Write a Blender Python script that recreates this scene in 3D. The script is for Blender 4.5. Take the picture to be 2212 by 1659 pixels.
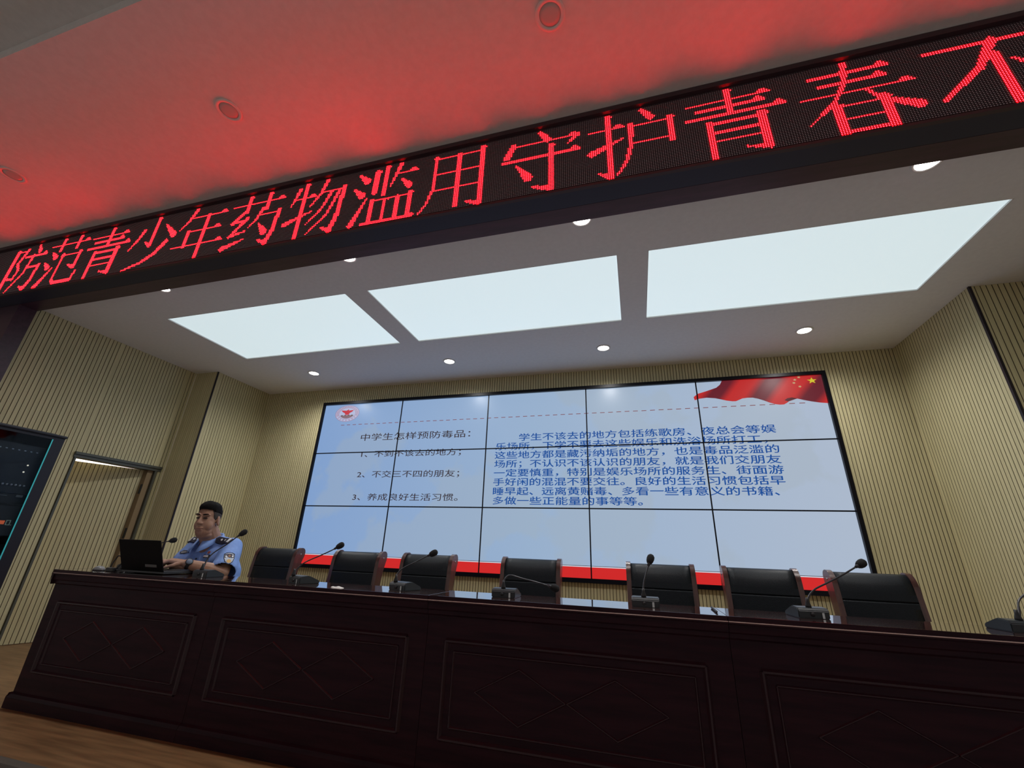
import bpy, bmesh, math, random
from mathutils import Vector, Matrix, Euler
from mathutils.bvhtree import BVHTree
random.seed(7)
PI = math.pi
for o in list(bpy.data.objects):
    bpy.data.objects.remove(o)
sc = bpy.context.scene
COL = sc.collection

# ---------------------------------------------------------------- camera, world, exposure
cam_d = bpy.data.cameras.new('camera')
cam_d.sensor_fit = 'HORIZONTAL'
cam_d.sensor_width = 36.0
cam_d.lens = 915.17 / 2212 * 36.0
cam_d.clip_start = 0.05
cam = bpy.data.objects.new('camera', cam_d)
COL.objects.link(cam)
right = Vector((0.96302, 0.26690, 0.03523)).normalized()
fwd = Vector((-0.2610, 0.8925, 0.3680)).normalized()
right = (right - fwd * right.dot(fwd)).normalized()
up = right.cross(fwd)
M = Matrix.Identity(4)
for i in range(3):
    M[i][0] = right[i]; M[i][1] = up[i]; M[i][2] = -fwd[i]
M.translation = Vector((4.1041, -4.7465, 0.9927))
cam.matrix_world = M
sc.camera = cam

world = bpy.data.worlds.new('hall_ambient')
sc.world = world
world.use_nodes = True
wb = world.node_tree.nodes['Background']
wb.inputs[0].default_value = (1.0, 0.95, 0.90, 1)
WORLD_STRENGTH = 0.30
wb.inputs[1].default_value = WORLD_STRENGTH

vs = sc.view_settings
vs.view_transform = 'Standard'
vs.look = 'None'
vs.gamma = 1.0
vs.exposure = 0.0
vs.use_curve_mapping = False

PANEL_E = 0.74      # luminous ceiling panels
SPOT_W = 90.0       # each stage downlight
SCREEN_E = 1.0
LED_E = 52.0


# ---------------------------------------------------------------- materials
def mat(name, base, rough=0.5, metal=0.0, spec=0.5, emit=None, estr=0.0, coat=0.0, alpha=None):
    m = bpy.data.materials.new(name)
    m.use_nodes = True
    b = m.node_tree.nodes['Principled BSDF']
    b.inputs['Base Color'].default_value = (*base, 1)
    b.inputs['Roughness'].default_value = rough
    b.inputs['Metallic'].default_value = metal
    b.inputs['Specular IOR Level'].default_value = spec
    if coat:
        b.inputs['Coat Weight'].default_value = coat
        b.inputs['Coat Roughness'].default_value = 0.03
    if emit:
        b.inputs['Emission Color'].default_value = (*emit, 1)
        b.inputs['Emission Strength'].default_value = estr
    return m


def noise_mix(m, c1, c2, scale=(1, 1, 1), nscale=5.0, detail=4.0, lo=0.35, hi=0.65, bump=0.0, rough=0.5, coord='Object'):
    """base colour = ramp(noise) between two colours of the material itself (grain, weave)"""
    nt = m.node_tree
    b = nt.nodes['Principled BSDF']
    tc = nt.nodes.new('ShaderNodeTexCoord')
    mp = nt.nodes.new('ShaderNodeMapping')
    mp.inputs['Scale'].default_value = scale
    nz = nt.nodes.new('ShaderNodeTexNoise')
    nz.inputs['Scale'].default_value = nscale
    nz.inputs['Detail'].default_value = detail
    nz.inputs['Roughness'].default_value = rough
    rp = nt.nodes.new('ShaderNodeValToRGB')
    rp.color_ramp.elements[0].position = lo
    rp.color_ramp.elements[0].color = (*c1, 1)
    rp.color_ramp.elements[1].position = hi
    rp.color_ramp.elements[1].color = (*c2, 1)
    nt.links.new(tc.outputs[coord], mp.inputs[0])
    nt.links.new(mp.outputs[0], nz.inputs['Vector'])
    nt.links.new(nz.outputs['Fac'], rp.inputs[0])
    nt.links.new(rp.outputs[0], b.inputs['Base Color'])
    if bump:
        bp = nt.nodes.new('ShaderNodeBump')
        bp.inputs['Strength'].default_value = bump
        bp.inputs['Distance'].default_value = 0.01
        nt.links.new(nz.outputs['Fac'], bp.inputs['Height'])
        nt.links.new(bp.outputs[0], b.inputs['Normal'])
    return m


def emis(name, col, s=1.0):
    """a glowing picture colour on a glass screen"""
    m = mat(name, (0.005, 0.005, 0.005), 0.35, spec=0.2, emit=col, estr=s)
    return m


M_SLAT = noise_mix(mat('slat_wood', (0.5, 0.42, 0.26), 0.55), (0.53, 0.475, 0.272), (0.61, 0.55, 0.325), (14, 14, 0.6), 4.0, 5.0)
M_GROOVE = mat('slat_groove', (0.15, 0.115, 0.065), 0.9)
M_WHITE = noise_mix(mat('ceiling_paint', (0.7, 0.69, 0.67), 0.9), (0.78, 0.785, 0.80), (0.81, 0.815, 0.83), (1, 1, 1), 30.0)
M_HALLWHITE = noise_mix(mat('hall_ceiling_paint', (0.7, 0.69, 0.67), 0.9), (0.69, 0.68, 0.66), (0.73, 0.72, 0.70), (1, 1, 1), 25.0)
M_PROSC = noise_mix(mat('dark_red_wood', (0.06, 0.025, 0.025), 0.35), (0.046, 0.018, 0.033), (0.066, 0.026, 0.047), (1, 8, 8), 4.0)
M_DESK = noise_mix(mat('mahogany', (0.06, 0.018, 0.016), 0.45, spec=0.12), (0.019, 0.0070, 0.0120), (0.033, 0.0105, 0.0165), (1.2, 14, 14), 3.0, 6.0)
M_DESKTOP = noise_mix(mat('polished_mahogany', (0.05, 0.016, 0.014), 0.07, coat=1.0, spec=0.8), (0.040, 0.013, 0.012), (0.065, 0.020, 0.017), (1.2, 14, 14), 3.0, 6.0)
M_DESKTOP.node_tree.nodes['Principled BSDF'].inputs['Coat IOR'].default_value = 1.75
M_MOULD = mat('moulding_lacquer', (0.032, 0.012, 0.018), 0.3, spec=0.3, coat=0.22)
M_BEAD = mat('highlight_bead', (0.42, 0.29, 0.26), 0.25, coat=1.0)  # pale colour paints in the highlight line along the bead
M_CHAIRWOOD = noise_mix(mat('chair_wood', (0.10, 0.035, 0.028), 0.3, coat=0.5), (0.050, 0.018, 0.015), (0.085, 0.030, 0.024), (9, 9, 1.5), 6.0)
M_LEATHER = noise_mix(mat('black_leather', (0.012, 0.014, 0.017), 0.45, spec=0.25), (0.005, 0.0075, 0.0105), (0.009, 0.012, 0.016), (1, 1, 1), 220.0, 2.0, bump=0.12)
M_FLOOR = noise_mix(mat('stage_boards', (0.3, 0.15, 0.06), 0.4), (0.155, 0.080, 0.034), (0.26, 0.140, 0.062), (1.0, 11, 1), 3.0, 6.0)
M_HALLFLOOR = noise_mix(mat('hall_terrazzo', (0.3, 0.28, 0.25), 0.5), (0.48, 0.46, 0.43), (0.56, 0.54, 0.51), (1, 1, 1), 60.0)
M_BLACK = mat('black_plastic', (0.012, 0.012, 0.014), 0.45)
M_BEZEL = mat('bezel_black', (0.003, 0.003, 0.006), 0.35, spec=0.2)
M_FOAM = noise_mix(mat('windscreen_foam', (0.008, 0.008, 0.009), 0.95), (0.006, 0.006, 0.007), (0.014, 0.014, 0.015), (1, 1, 1), 500.0, bump=0.4)
M_MICGREY = mat('mic_base_grey', (0.024, 0.031, 0.037), 0.42)
M_MICNECK = mat('mic_neck_grey', (0.05, 0.05, 0.055), 0.35, metal=0.5)
M_STEEL = mat('brushed_steel', (0.55, 0.56, 0.57), 0.3, metal=1.0)
M_ALU_DARK = mat('dark_aluminium_trim', (0.035, 0.03, 0.04), 0.35, metal=0.6)
M_DOORFRAME = mat('door_frame_metal', (0.085, 0.088, 0.072), 0.4, metal=0.2)
M_JAMBWOOD = mat('door_edge_wood', (0.24, 0.17, 0.09), 0.6)
M_HINGE = mat('hinge_black', (0.01, 0.01, 0.01), 0.4)
M_ROOMWHITE = mat('corridor_paint', (0.8, 0.79, 0.77), 0.9)
M_LAMP = mat('downlight_lens', (0.8, 0.8, 0.8), 0.5, emit=(1.0, 0.98, 0.93), estr=9.0)
M_LAMPOFF = mat('downlight_lens_unlit', (0.52, 0.50, 0.48), 0.35)
M_RING = mat('downlight_trim_white', (0.72, 0.71, 0.69), 0.35)
M_SIGNFRAME = mat('led_frame_black', (0.048, 0.024, 0.031), 0.5)
M_SIGNUNDER = mat('led_case_black', (0.015, 0.015, 0.040), 0.5)


def panel_mat():
    m = mat('luminous_panel', (0.8, 0.8, 0.8), 0.5, emit=(0.72, 0.885, 0.935), estr=PANEL_E)
    return m


M_PANEL = panel_mat()


def led_board():
    m = mat('led_board', (0.01, 0.008, 0.008), 0.6)
    nt = m.node_tree
    b = nt.nodes['Principled BSDF']
    tc = nt.nodes.new('ShaderNodeTexCoord')
    sx = nt.nodes.new('ShaderNodeSeparateXYZ')
    nt.links.new(tc.outputs['Object'], sx.inputs[0])

    def math_(op, a, bb=None):
        n = nt.nodes.new('ShaderNodeMath')
        n.operation = op
        for i, v in enumerate((a, bb)):
            if v is None:
                continue
            if isinstance(v, (int, float)):
                n.inputs[i].default_value = v
            else:
                nt.links.new(v, n.inputs[i])
        return n.outputs[0]
    fx = math_('SUBTRACT', math_('FRACT', math_('DIVIDE', sx.outputs[0], DOT)), 0.5)
    fz = math_('SUBTRACT', math_('FRACT', math_('DIVIDE', sx.outputs[2], DOT)), 0.5)
    d = math_('SQRT', math_('ADD', math_('MULTIPLY', fx, fx), math_('MULTIPLY', fz, fz)))
    inside = math_('LESS_THAN', d, 0.27)
    mx = nt.nodes.new('ShaderNodeMix')
    mx.data_type = 'RGBA'
    nt.links.new(inside, mx.inputs[0])
    mx.inputs[6].default_value = (0.050, 0.024, 0.030, 1)
    mx.inputs[7].default_value = (0.75, 0.64, 0.68, 1)
    nt.links.new(mx.outputs[2], b.inputs['Base Color'])
    return m


DOT = 0.0120
M_LEDBOARD = led_board()
M_LEDCORE = mat('led_red_core', (0.1, 0.0, 0.0), 0.5, emit=(1.0, 0.011, 0.015), estr=LED_E * 1.2)
M_LED = mat('led_red_lit', (0.1, 0.0, 0.0), 0.5, emit=(1.0, 0.0015, 0.0035), estr=LED_E)


# ---------------------------------------------------------------- mesh helpers
class MB:
    def __init__(s):
        s.bm = bmesh.new()
        s.mi = 0

    def _v(s, p):
        return s.bm.verts.new(p)

    def face(s, pts, mi=None):
        f = s.bm.faces.new([s._v(p) for p in pts])
        f.material_index = s.mi if mi is None else mi
        return f

    def box(s, x0, x1, y0, y1, z0, z1, mi=None, M=None, bevel=0.0):
        r = bmesh.ops.create_cube(s.bm, size=1.0)
        vv = r['verts']
        for v in vv:
            v.co = Vector((x0 + (v.co.x + .5) * (x1 - x0), y0 + (v.co.y + .5) * (y1 - y0), z0 + (v.co.z + .5) * (z1 - z0)))
        fs = set(f for v in vv for f in v.link_faces)
        for f in fs:
            f.material_index = s.mi if mi is None else mi
        if bevel:
            es = list(set(e for v in vv for e in v.link_edges))
            rr = bmesh.ops.bevel(s.bm, geom=es, offset=bevel, segments=2, affect='EDGES', profile=0.6)
            vv = list(set(v for f in rr['faces'] for v in f.verts) | set(v for v in vv if v.is_valid))
            for f in set(f for v in vv for f in v.link_faces):
                f.material_index = s.mi if mi is None else mi
        if M is not None:
            bmesh.ops.transform(s.bm, matrix=M, verts=list(set(vv)))
        return vv

    def prism(s, poly, axis, a, b, mi=None, smooth=False):
        """poly: 2-D outline; axis 'X' (poly=(y,z)), 'Y' (poly=(x,z)), 'Z' (poly=(x,y))"""
        def P(q, t):
            if axis == 'X':
                return (t, q[0], q[1])
            if axis == 'Y':
                return (q[0], t, q[1])
            return (q[0], q[1], t)
        m_ = s.mi if mi is None else mi
        A = [s._v(P(q, a)) for q in poly]
        B = [s._v(P(q, b)) for q in poly]
        n = len(poly)
        fs = [s.bm.faces.new(A), s.bm.faces.new(B[::-1])]
        for i in range(n):
            f = s.bm.faces.new([A[i], A[(i + 1) % n], B[(i + 1) % n], B[i]])
            f.smooth = smooth
            fs.append(f)
        for f in fs:
            f.material_index = m_
        bmesh.ops.recalc_face_normals(s.bm, faces=fs)
        return A + B

    def tube(s, pts, r, n=8, mi=None, closed_ends=True):
        pts = [Vector(p) for p in pts]
        if not isinstance(r, (list, tuple)):
            r = [r] * len(pts)
        rings = []
        prev = None
        for i, p in enumerate(pts):
            t = (pts[min(i + 1, len(pts) - 1)] - pts[max(i - 1, 0)])
            t = t.normalized() if t.length > 1e-9 else Vector((0, 0, 1))
            if prev is None:
                a = Vector((0, 0, 1)) if abs(t.z) < .9 else Vector((1, 0, 0))
                u = t.cross(a).normalized()
            else:
                u = (prev - t * prev.dot(t)).normalized()
            prev = u
            w = t.cross(u)
            rings.append([s._v(p + (u * math.cos(2 * PI * k / n) + w * math.sin(2 * PI * k / n)) * r[i]) for k in range(n)])
        m_ = s.mi if mi is None else mi
        for i in range(len(rings) - 1):
            for k in range(n):
                f = s.bm.faces.new([rings[i][k], rings[i][(k + 1) % n], rings[i + 1][(k + 1) % n], rings[i + 1][k]])
                f.smooth = True
                f.material_index = m_
        if closed_ends:
            for rg in (rings[0][::-1], rings[-1]):
                f = s.bm.faces.new(rg)
                f.material_index = m_

    def capsule(s, p0, p1, r0, r1, n=14):
        p0, p1 = Vector(p0), Vector(p1)
        d = (p1 - p0).normalized()
        pts, rr = [], []
        for k in range(5):
            a = PI / 2 * (1 - k / 4.0)
            pts.append(p0 - d * r0 * math.sin(a)); rr.append(max(r0 * math.cos(a), 1e-4))
        for k in range(5):
            a = PI / 2 * k / 4.0
            pts.append(p1 + d * r1 * math.sin(a)); rr.append(max(r1 * math.cos(a), 1e-4))
        s.tube(pts, rr, n)

    def ell(s, c, r, rot=None, nu=20, nv=12, mi=None):
        res = bmesh.ops.create_uvsphere(s.bm, u_segments=nu, v_segments=nv, radius=1.0)
        Mx = Matrix.Translation(Vector(c))
        if rot is not None:
            Mx = Mx @ Euler(rot).to_matrix().to_4x4()
        Mx = Mx @ Matrix.Diagonal((r[0], r[1], r[2], 1))
        bmesh.ops.transform(s.bm, matrix=Mx, verts=res['verts'])
        for v in res['verts']:
            for f in v.link_faces:
                f.smooth = True
                f.material_index = s.mi if mi is None else mi

    def lathe(s, prof, c=(0, 0, 0), n=32, mi=None, smooth=True, axis='Z'):
        c = Vector(c)
        rings = []
        for (r, z) in prof:
            ring = []
            for k in range(n):
                a = 2 * PI * k / n
                if axis == 'Z':
                    q = Vector((r * math.cos(a), r * math.sin(a), z))
                elif axis == 'Y':
                    q = Vector((r * math.cos(a), z, r * math.sin(a)))
                else:
                    q = Vector((z, r * math.cos(a), r * math.sin(a)))
                ring.append(s._v(c + q))
            rings.append(ring)
        m_ = s.mi if mi is None else mi
        for i in range(len(rings) - 1):
            for k in range(n):
                f = s.bm.faces.new([rings[i][k], rings[i][(k + 1) % n], rings[i + 1][(k + 1) % n], rings[i + 1][k]])
                f.smooth = smooth
                f.material_index = m_
        for rg, rev in ((rings[0], True), (rings[-1], False)):
            f = s.bm.faces.new(rg[::-1] if rev else rg)
            f.material_index = m_

    def transform(s, Mx):
        bmesh.ops.transform(s.bm, matrix=Mx, verts=s.bm.verts)

    def build(s, name, mats, parent=None, loc=None, normals=True):
        if normals:
            bmesh.ops.recalc_face_normals(s.bm, faces=s.bm.faces)
        me = bpy.data.meshes.new(name)
        s.bm.to_mesh(me)
        s.bm.free()
        if not isinstance(mats, (list, tuple)):
            mats = [mats]
        for m in mats:
            me.materials.append(m)
        o = bpy.data.objects.new(name, me)
        COL.objects.link(o)
        if parent is not None:
            o.parent = parent
        if loc:
            o.location = loc
        return o


def tag(o, label, cat, group=None, kind=None):
    o['label'] = label
    o['category'] = cat
    if group:
        o['group'] = group
    if kind:
        o['kind'] = kind
    return o


def thing(name, label, cat, loc=(0, 0, 0), rz=0.0, group=None):
    o = bpy.data.objects.new(name, None)
    o.empty_display_size = 0.1
    COL.objects.link(o)
    o.location = loc
    o.rotation_euler = (0, 0, rz)
    return tag(o, label, cat, group)


def struct(o):
    o['kind'] = 'structure'
    return o


def copy_tree(o, parent=None):
    c = o.copy()
    COL.objects.link(c)
    if parent is not None:
        c.parent = parent
    for ch in list(o.children):
        copy_tree(ch, c)
    return c


# ---------------------------------------------------------------- the setting
ZC = 3.063          # stage ceiling
ZH = 3.624          # hall ceiling in front of the stage
XL, XLI = -1.45, -1.075
XR, XRI = 7.15, 6.75
YJL, YJR = -0.85, -1.08
YB = 0.02
PIT = 0.034

b = MB()
b.box(-3.2, 8.6, -2.95, YB + 0.1, -0.5, 0.0)
struct(b.build('floor', M_FLOOR))
b = MB()
b.box(-10, 15, -16.0, -2.95, -0.56, -0.5)
struct(b.build('floor_hall', M_HALLFLOOR))
b = MB()
b.box(-3.2, 8.6, -2.995, -2.95, -0.05, 0.004, bevel=0.004)
struct(b.build('trim_1', mat('stage_nosing', (0.10, 0.085, 0.07), 0.5)))


def slats(mb, p0, p1, z0, z1, n, pitch=PIT, gw=0.0055, gd=0.009, phase=0.0):
    """a run of vertical slats from p0 to p1 (x,y), facing n; slot 0 wood, slot 1 groove"""
    p0, p1, n = Vector((*p0, 0)), Vector((*p1, 0)), Vector((*n, 0))
    L = (p1 - p0).length
    d = (p1 - p0) / L
    t = 0.0
    nx = phase if phase > 0 else pitch

    def q(a, bb, off0, off1, mi):
        A = p0 + d * a - n * off0
        B = p0 + d * bb - n * off1
        mb.face([(A.x, A.y, z0), (B.x, B.y, z0), (B.x, B.y, z1), (A.x, A.y, z1)], mi)
    while t < L - 1e-6:
        e = min(t + nx - gw, L)
        q(t, e, 0, 0, 0)
        if e < L - gw:
            q(e, e, 0, gd, 1)
            q(e, e + gw, gd, gd, 1)
            q(e + gw, e + gw, gd, 0, 1)
            t = e + gw
        else:
            if e < L:
                q(e, L, gd, gd, 1)
            t = L
        nx = pitch
    # the body of the wall behind the slats
    A, B = p0 - n * 0.012, p1 - n * 0.012
    C_, D_ = p1 - n * 0.06, p0 - n * 0.06
    for (u, v) in ((B, C_), (C_, D_), (D_, A)):
        mb.face([(u.x, u.y, z0), (v.x, v.y, z0), (v.x, v.y, z1), (u.x, u.y, z1)], 0)


b = MB()
slats(b, (XLI, YB), (XRI, YB), 0, ZC, (0, -1), 0.0315)
struct(b.build('wall_back', [M_SLAT, M_GROOVE], normals=False))

# left wall: outer run with a door opening, the jog, the inner run
DY0, DY1, DZ = -1.755, -0.955, 1.745
b = MB()
slats(b, (XL, -2.54), (XL, DY0), 0, ZC, (1, 0), 0.0365)
slats(b, (XL, DY0), (XL, DY1), DZ, ZC, (1, 0), 0.0365)
slats(b, (XL, DY1), (XL, YJL), 0, ZC, (1, 0), 0.0365)
struct(b.build('wall_left', [M_SLAT, M_GROOVE], normals=False))
b = MB()
slats(b, (XL, YJL), (XLI - 0.002, YJL), 0, ZC, (0, -1), 0.0315, 0.0025)
slats(b, (XLI, YJL + 0.014), (XLI, YB), 0, ZC, (1, 0), 0.0365)
struct(b.build('wall_left_return', [M_SLAT, M_GROOVE], normals=False))
b = MB()
slats(b, (XRI, YB), (XRI, YJR + 0.014), 0, ZC, (-1, 0), 0.0365)
slats(b, (XRI + 0.002, YJR), (XR, YJR), 0, ZC, (0, -1), 0.0365)
slats(b, (XR, YJR), (XR, -2.54), 0, ZC, (-1, 0), 0.0365)
struct(b.build('wall_right', [M_SLAT, M_GROOVE], normals=False))
# dark corner trims at the jogs
b = MB()
b.box(XLI - 0.010, XLI + 0.003, YJL - 0.003, YJL + 0.014, 0, ZC)
struct(b.build('trim_2', M_ALU_DARK))
b = MB()
b.box(XRI - 0.003, XRI + 0.016, YJR - 0.003, YJR + 0.014, 0, ZC)
b.box(XRI - 0.003, XRI + 0.001, YJR - 0.006, YJR - 0.003, 0, ZC)
struct(b.build('trim_3', M_ALU_DARK))

# stage ceiling with three panel openings
PX = [(-0.349, 1.758), (1.970, 4.101), (4.316, 6.412)]
PY0, PY1 = -2.087, -1.100
b = MB()
xs = [XL - 0.05, PX[0][0], PX[0][1], PX[1][0], PX[1][1], PX[2][0], PX[2][1], XR + 0.05]
b.box(xs[0], xs[-1], -2.56, PY0, ZC, ZC + 0.05)
b.box(xs[0], xs[-1], PY1, YB + 0.06, ZC, ZC + 0.05)
for i in (0, 2, 4, 6):
    b.box(xs[i], xs[i + 1], PY0, PY1, ZC, ZC + 0.05)
struct(b.build('ceiling', M_WHITE))

# hall ceiling with the step up to the higher coffer
b = MB()
b.box(-8, 13, -4.01, -2.50, ZH, ZH + 0.09)
struct(b.build('ceiling_hall', M_HALLWHITE))
b = MB()
b.box(-8, 13, -9.0, -4.01, ZH + 0.09, ZH + 0.14)
struct(b.build('ceiling_coffer', M_HALLWHITE))

# proscenium wall: beam over the opening and the dark red wall left and right of it
b = MB()
b.box(-8, 13, -2.675, -2.545, 3.017, ZH)
b.box(-8, -1.41, -2.675, -2.545, -0.5, 3.017)
b.box(7.11, 13, -2.675, -2.545, -0.5, 3.017)
struct(b.build('wall_front', M_PROSC))

# door in the left wall, leaf swung into the corridor
b = MB()
b.box(XL - 0.10, XL + 0.012, DY0 - 0.018, DY0, 0, DZ + 0.055)
b.box(XL - 0.10, XL + 0.012, DY1, DY1 + 0.020, 0, DZ + 0.055)
b.box(XL - 0.10, XL + 0.016, DY0 - 0.030, DY1 + 0.06, DZ, DZ + 0.055)
b.box(XL + 0.016, XL + 0.030, DY0 - 0.030, DY1 + 0.06, DZ + 0.030, DZ + 0.055)
door = struct(b.build('door_1', M_DOORFRAME))
LW = DY1 - DY0 - 0.075
b = MB()
slats(b, (0, -LW), (0, 0), 0, 1.741, (1, 0), 0.0365)
leaf = b.build('door_leaf', [M_SLAT, M_GROOVE], door, normals=False)
leaf.location = (XL - 0.085, DY1 - 0.065, 0.005)
leaf.rotation_euler = (0, 0, -math.radians(20))
b = MB()
b.box(XL - 0.098, XL - 0.02, DY1 - 0.062, DY1, 0.0, DZ)
b.build('door_stop', M_JAMBWOOD, door)
for z in (0.98, 1.47):
    b = MB()
    b.box(XL - 0.05, XL - 0.028, DY1 - 0.072, DY1 - 0.058, z, z + 0.11, bevel=0.003)
    b.build('hinge', M_HINGE, door)
# the corridor beyond the door
b = MB()
b.box(-3.4, -3.3, -2.5, 0.6, 0, 2.5)
struct(b.build('wall_corridor', M_ROOMWHITE))
b = MB()
b.box(-3.4, XL - 0.12, -2.5, 0.6, 2.4, 2.45)
struct(b.build('ceiling_corridor', M_ROOMWHITE))
ld = bpy.data.lights.new('corridor_lamp', 'POINT')
ld.energy = 55
ld.shadow_soft_size = 0.15
ld.color = (1.0, 0.93, 0.90)
lo = bpy.data.objects.new('corridor_lamp', ld)
lo.location = (-2.9, -0.9, 2.2)
COL.objects.link(lo)


# ---------------------------------------------------------------- ceiling lights
GP = 'luminous panels in the stage ceiling'
names = ['luminous ceiling panel at the left end of the row over the stage',
         'luminous ceiling panel in the middle of the row over the stage',
         'luminous ceiling panel at the right end of the row over the stage']
for (x0, x1), lb in zip(PX, names):
    t = thing('light_panel', lb, 'ceiling light', ((x0 + x1) / 2, (PY0 + PY1) / 2, ZC), 0, GP)
    hx, hy = (x1 - x0) / 2, (PY1 - PY0) / 2
    b = MB()
    b.box(-hx + 0.004, hx - 0.004, -hy + 0.004, hy - 0.004, 0.012, 0.03)
    b.build('diffuser', M_PANEL, t)
    b = MB()
    for (a0, a1, c0, c1) in ((-hx, hx, -hy, -hy + 0.006), (-hx, hx, hy - 0.006, hy), (-hx, -hx + 0.006, -hy, hy), (hx - 0.006, hx, -hy, hy)):
        b.box(a0, a1, c0, c1, 0.001, 0.045)
    b.build('edge_frame', M_RING, t)


def downlight(loc, label, lit, group, ro, ri, proto=[None, None]):
    k = 0 if lit else 1
    if proto[k] is None:
        t = thing('downlight', label, 'downlight', loc, 0, group)
        b = MB()
        b.lathe([(ri, 0.0), (ro, 0.0), (ro, -0.004), (ro * 0.96, -0.008), (ri * 1.02, -0.006), (ri, -0.002)], n=40)
        b.build('trim_ring', M_RING, t)
        b = MB()
        b.lathe([(0.001, -0.001), (ri * 1.0, -0.001), (ri * 1.0, -0.0035), (ri * 0.6, -0.0045), (0.001, -0.0048)], n=40)
        b.build('lens', M_LAMP if lit else M_LAMPOFF, t)
        if lit:
            ld = bpy.data.lights.new('downlight_beam', 'SPOT')
            ld.energy = SPOT_W
            ld.spot_size = math.radians(160)
            ld.spot_blend = 1.0
            ld.shadow_soft_size = 0.05
            ld.color = (1.0, 0.98, 0.95)
            lo = bpy.data.objects.new('downlight_beam', ld)
            lo.parent = t
            lo.location = (0, 0, -0.012)
            COL.objects.link(lo)
        proto[k] = t
        return t
    t = copy_tree(proto[k])
    t.location = loc
    tag(t, label, 'downlight', group)
    return t


LX = [0.190, 2.097, 3.887, 5.776]
ordn = ['leftmost', 'second from the left', 'third from the left', 'rightmost']
for i, x in enumerate(LX):
    downlight((x, -0.562, ZC), 'lit round downlight between light panels and screen wall, %s of its row' % ordn[i], True, 'downlights along the back of the stage ceiling', 0.075, 0.058)
for i, x in enumerate(LX):
    downlight((x, (-2.532, -2.530, -2.514, -2.508)[i], ZC), 'lit round downlight half hidden by the beam, %s of its row' % ordn[i], True, 'downlights behind the proscenium beam', 0.075, 0.058)
for i, x in enumerate((-0.462, 1.705, 3.845)):
    downlight((x, -3.412, ZH), 'unlit round downlight in the red lit hall ceiling, %s of three' % ('leftmost', 'middle', 'rightmost')[i], False, 'unlit downlights in the hall ceiling', 0.080, 0.057)


# ---------------------------------------------------------------- LED sign over the stage
SX0, SX1 = -2.3, 7.7
sign = thing('led_sign', 'long black LED sign with red scrolling Chinese characters above the stage opening', 'LED sign', (0, -2.81, 3.015))
ZB, ROWS = 0.024, 45
b = MB()
b.box(SX0, SX1, 0.012, 0.133, 0.002, 0.607)
b.build('sign_case', M_SIGNUNDER, sign)
b = MB()
b.box(SX0, SX1, 0.004, 0.012, ZB - 0.006, ZB + ROWS * DOT + 0.006)
b.build('led_board', M_LEDBOARD, sign)
b = MB()
r0 = math.floor(ZB / DOT)
for r in range(-1, ROWS + 1):  # fins added over the dot rows to cut red light going up to the ceiling
    z = (r0 + r + 0.5) * DOT + 0.0039
    if ZB - 0.004 < z < ZB + ROWS * DOT + 0.004:
        b.box(SX0, SX1, -0.0008, 0.0041, z, z + 0.0006)
b.build('added_louvres', mat('added_louvre_black', (0.060, 0.032, 0.040), 0.8), sign)
b = MB()
b.box(SX0, SX1, -0.026, 0.012, ZB + ROWS * DOT + 0.006, 0.607)
b.box(SX0, SX1, -0.010, 0.012, 0.0, ZB - 0.006)
b.box(SX0 - 0.03, SX0, -0.026, 0.133, 0.0, 0.607)
b.box(SX1, SX1 + 0.03, -0.026, 0.133, 0.0, 0.607)
b.build('sign_frame', M_SIGNFRAME, sign)

# strokes on a 44-dot grid: H thin bar with a serif, V thick upright, P tapered brush line
def H(x0, x1, y, w=1.0, serif=True):
    s = [('P', [(x0, y), (x1, y)], w, w)]
    if serif:
        s.append(('T', [(x1 - 5, y), (x1 - 2.6, y + 3.2), (x1 + 1.4, y)]))
    return s
def V(x, y1, y0, w=3.0):
    return [('P', [(x, y1), (x, y0)], w, w), ('P', [(x + 1, y1), (x + 2.6, y1 - .5)], 1.5, 1)]
def P(pts, w0, w1):
    return [('P', pts, w0, w1)]

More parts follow.
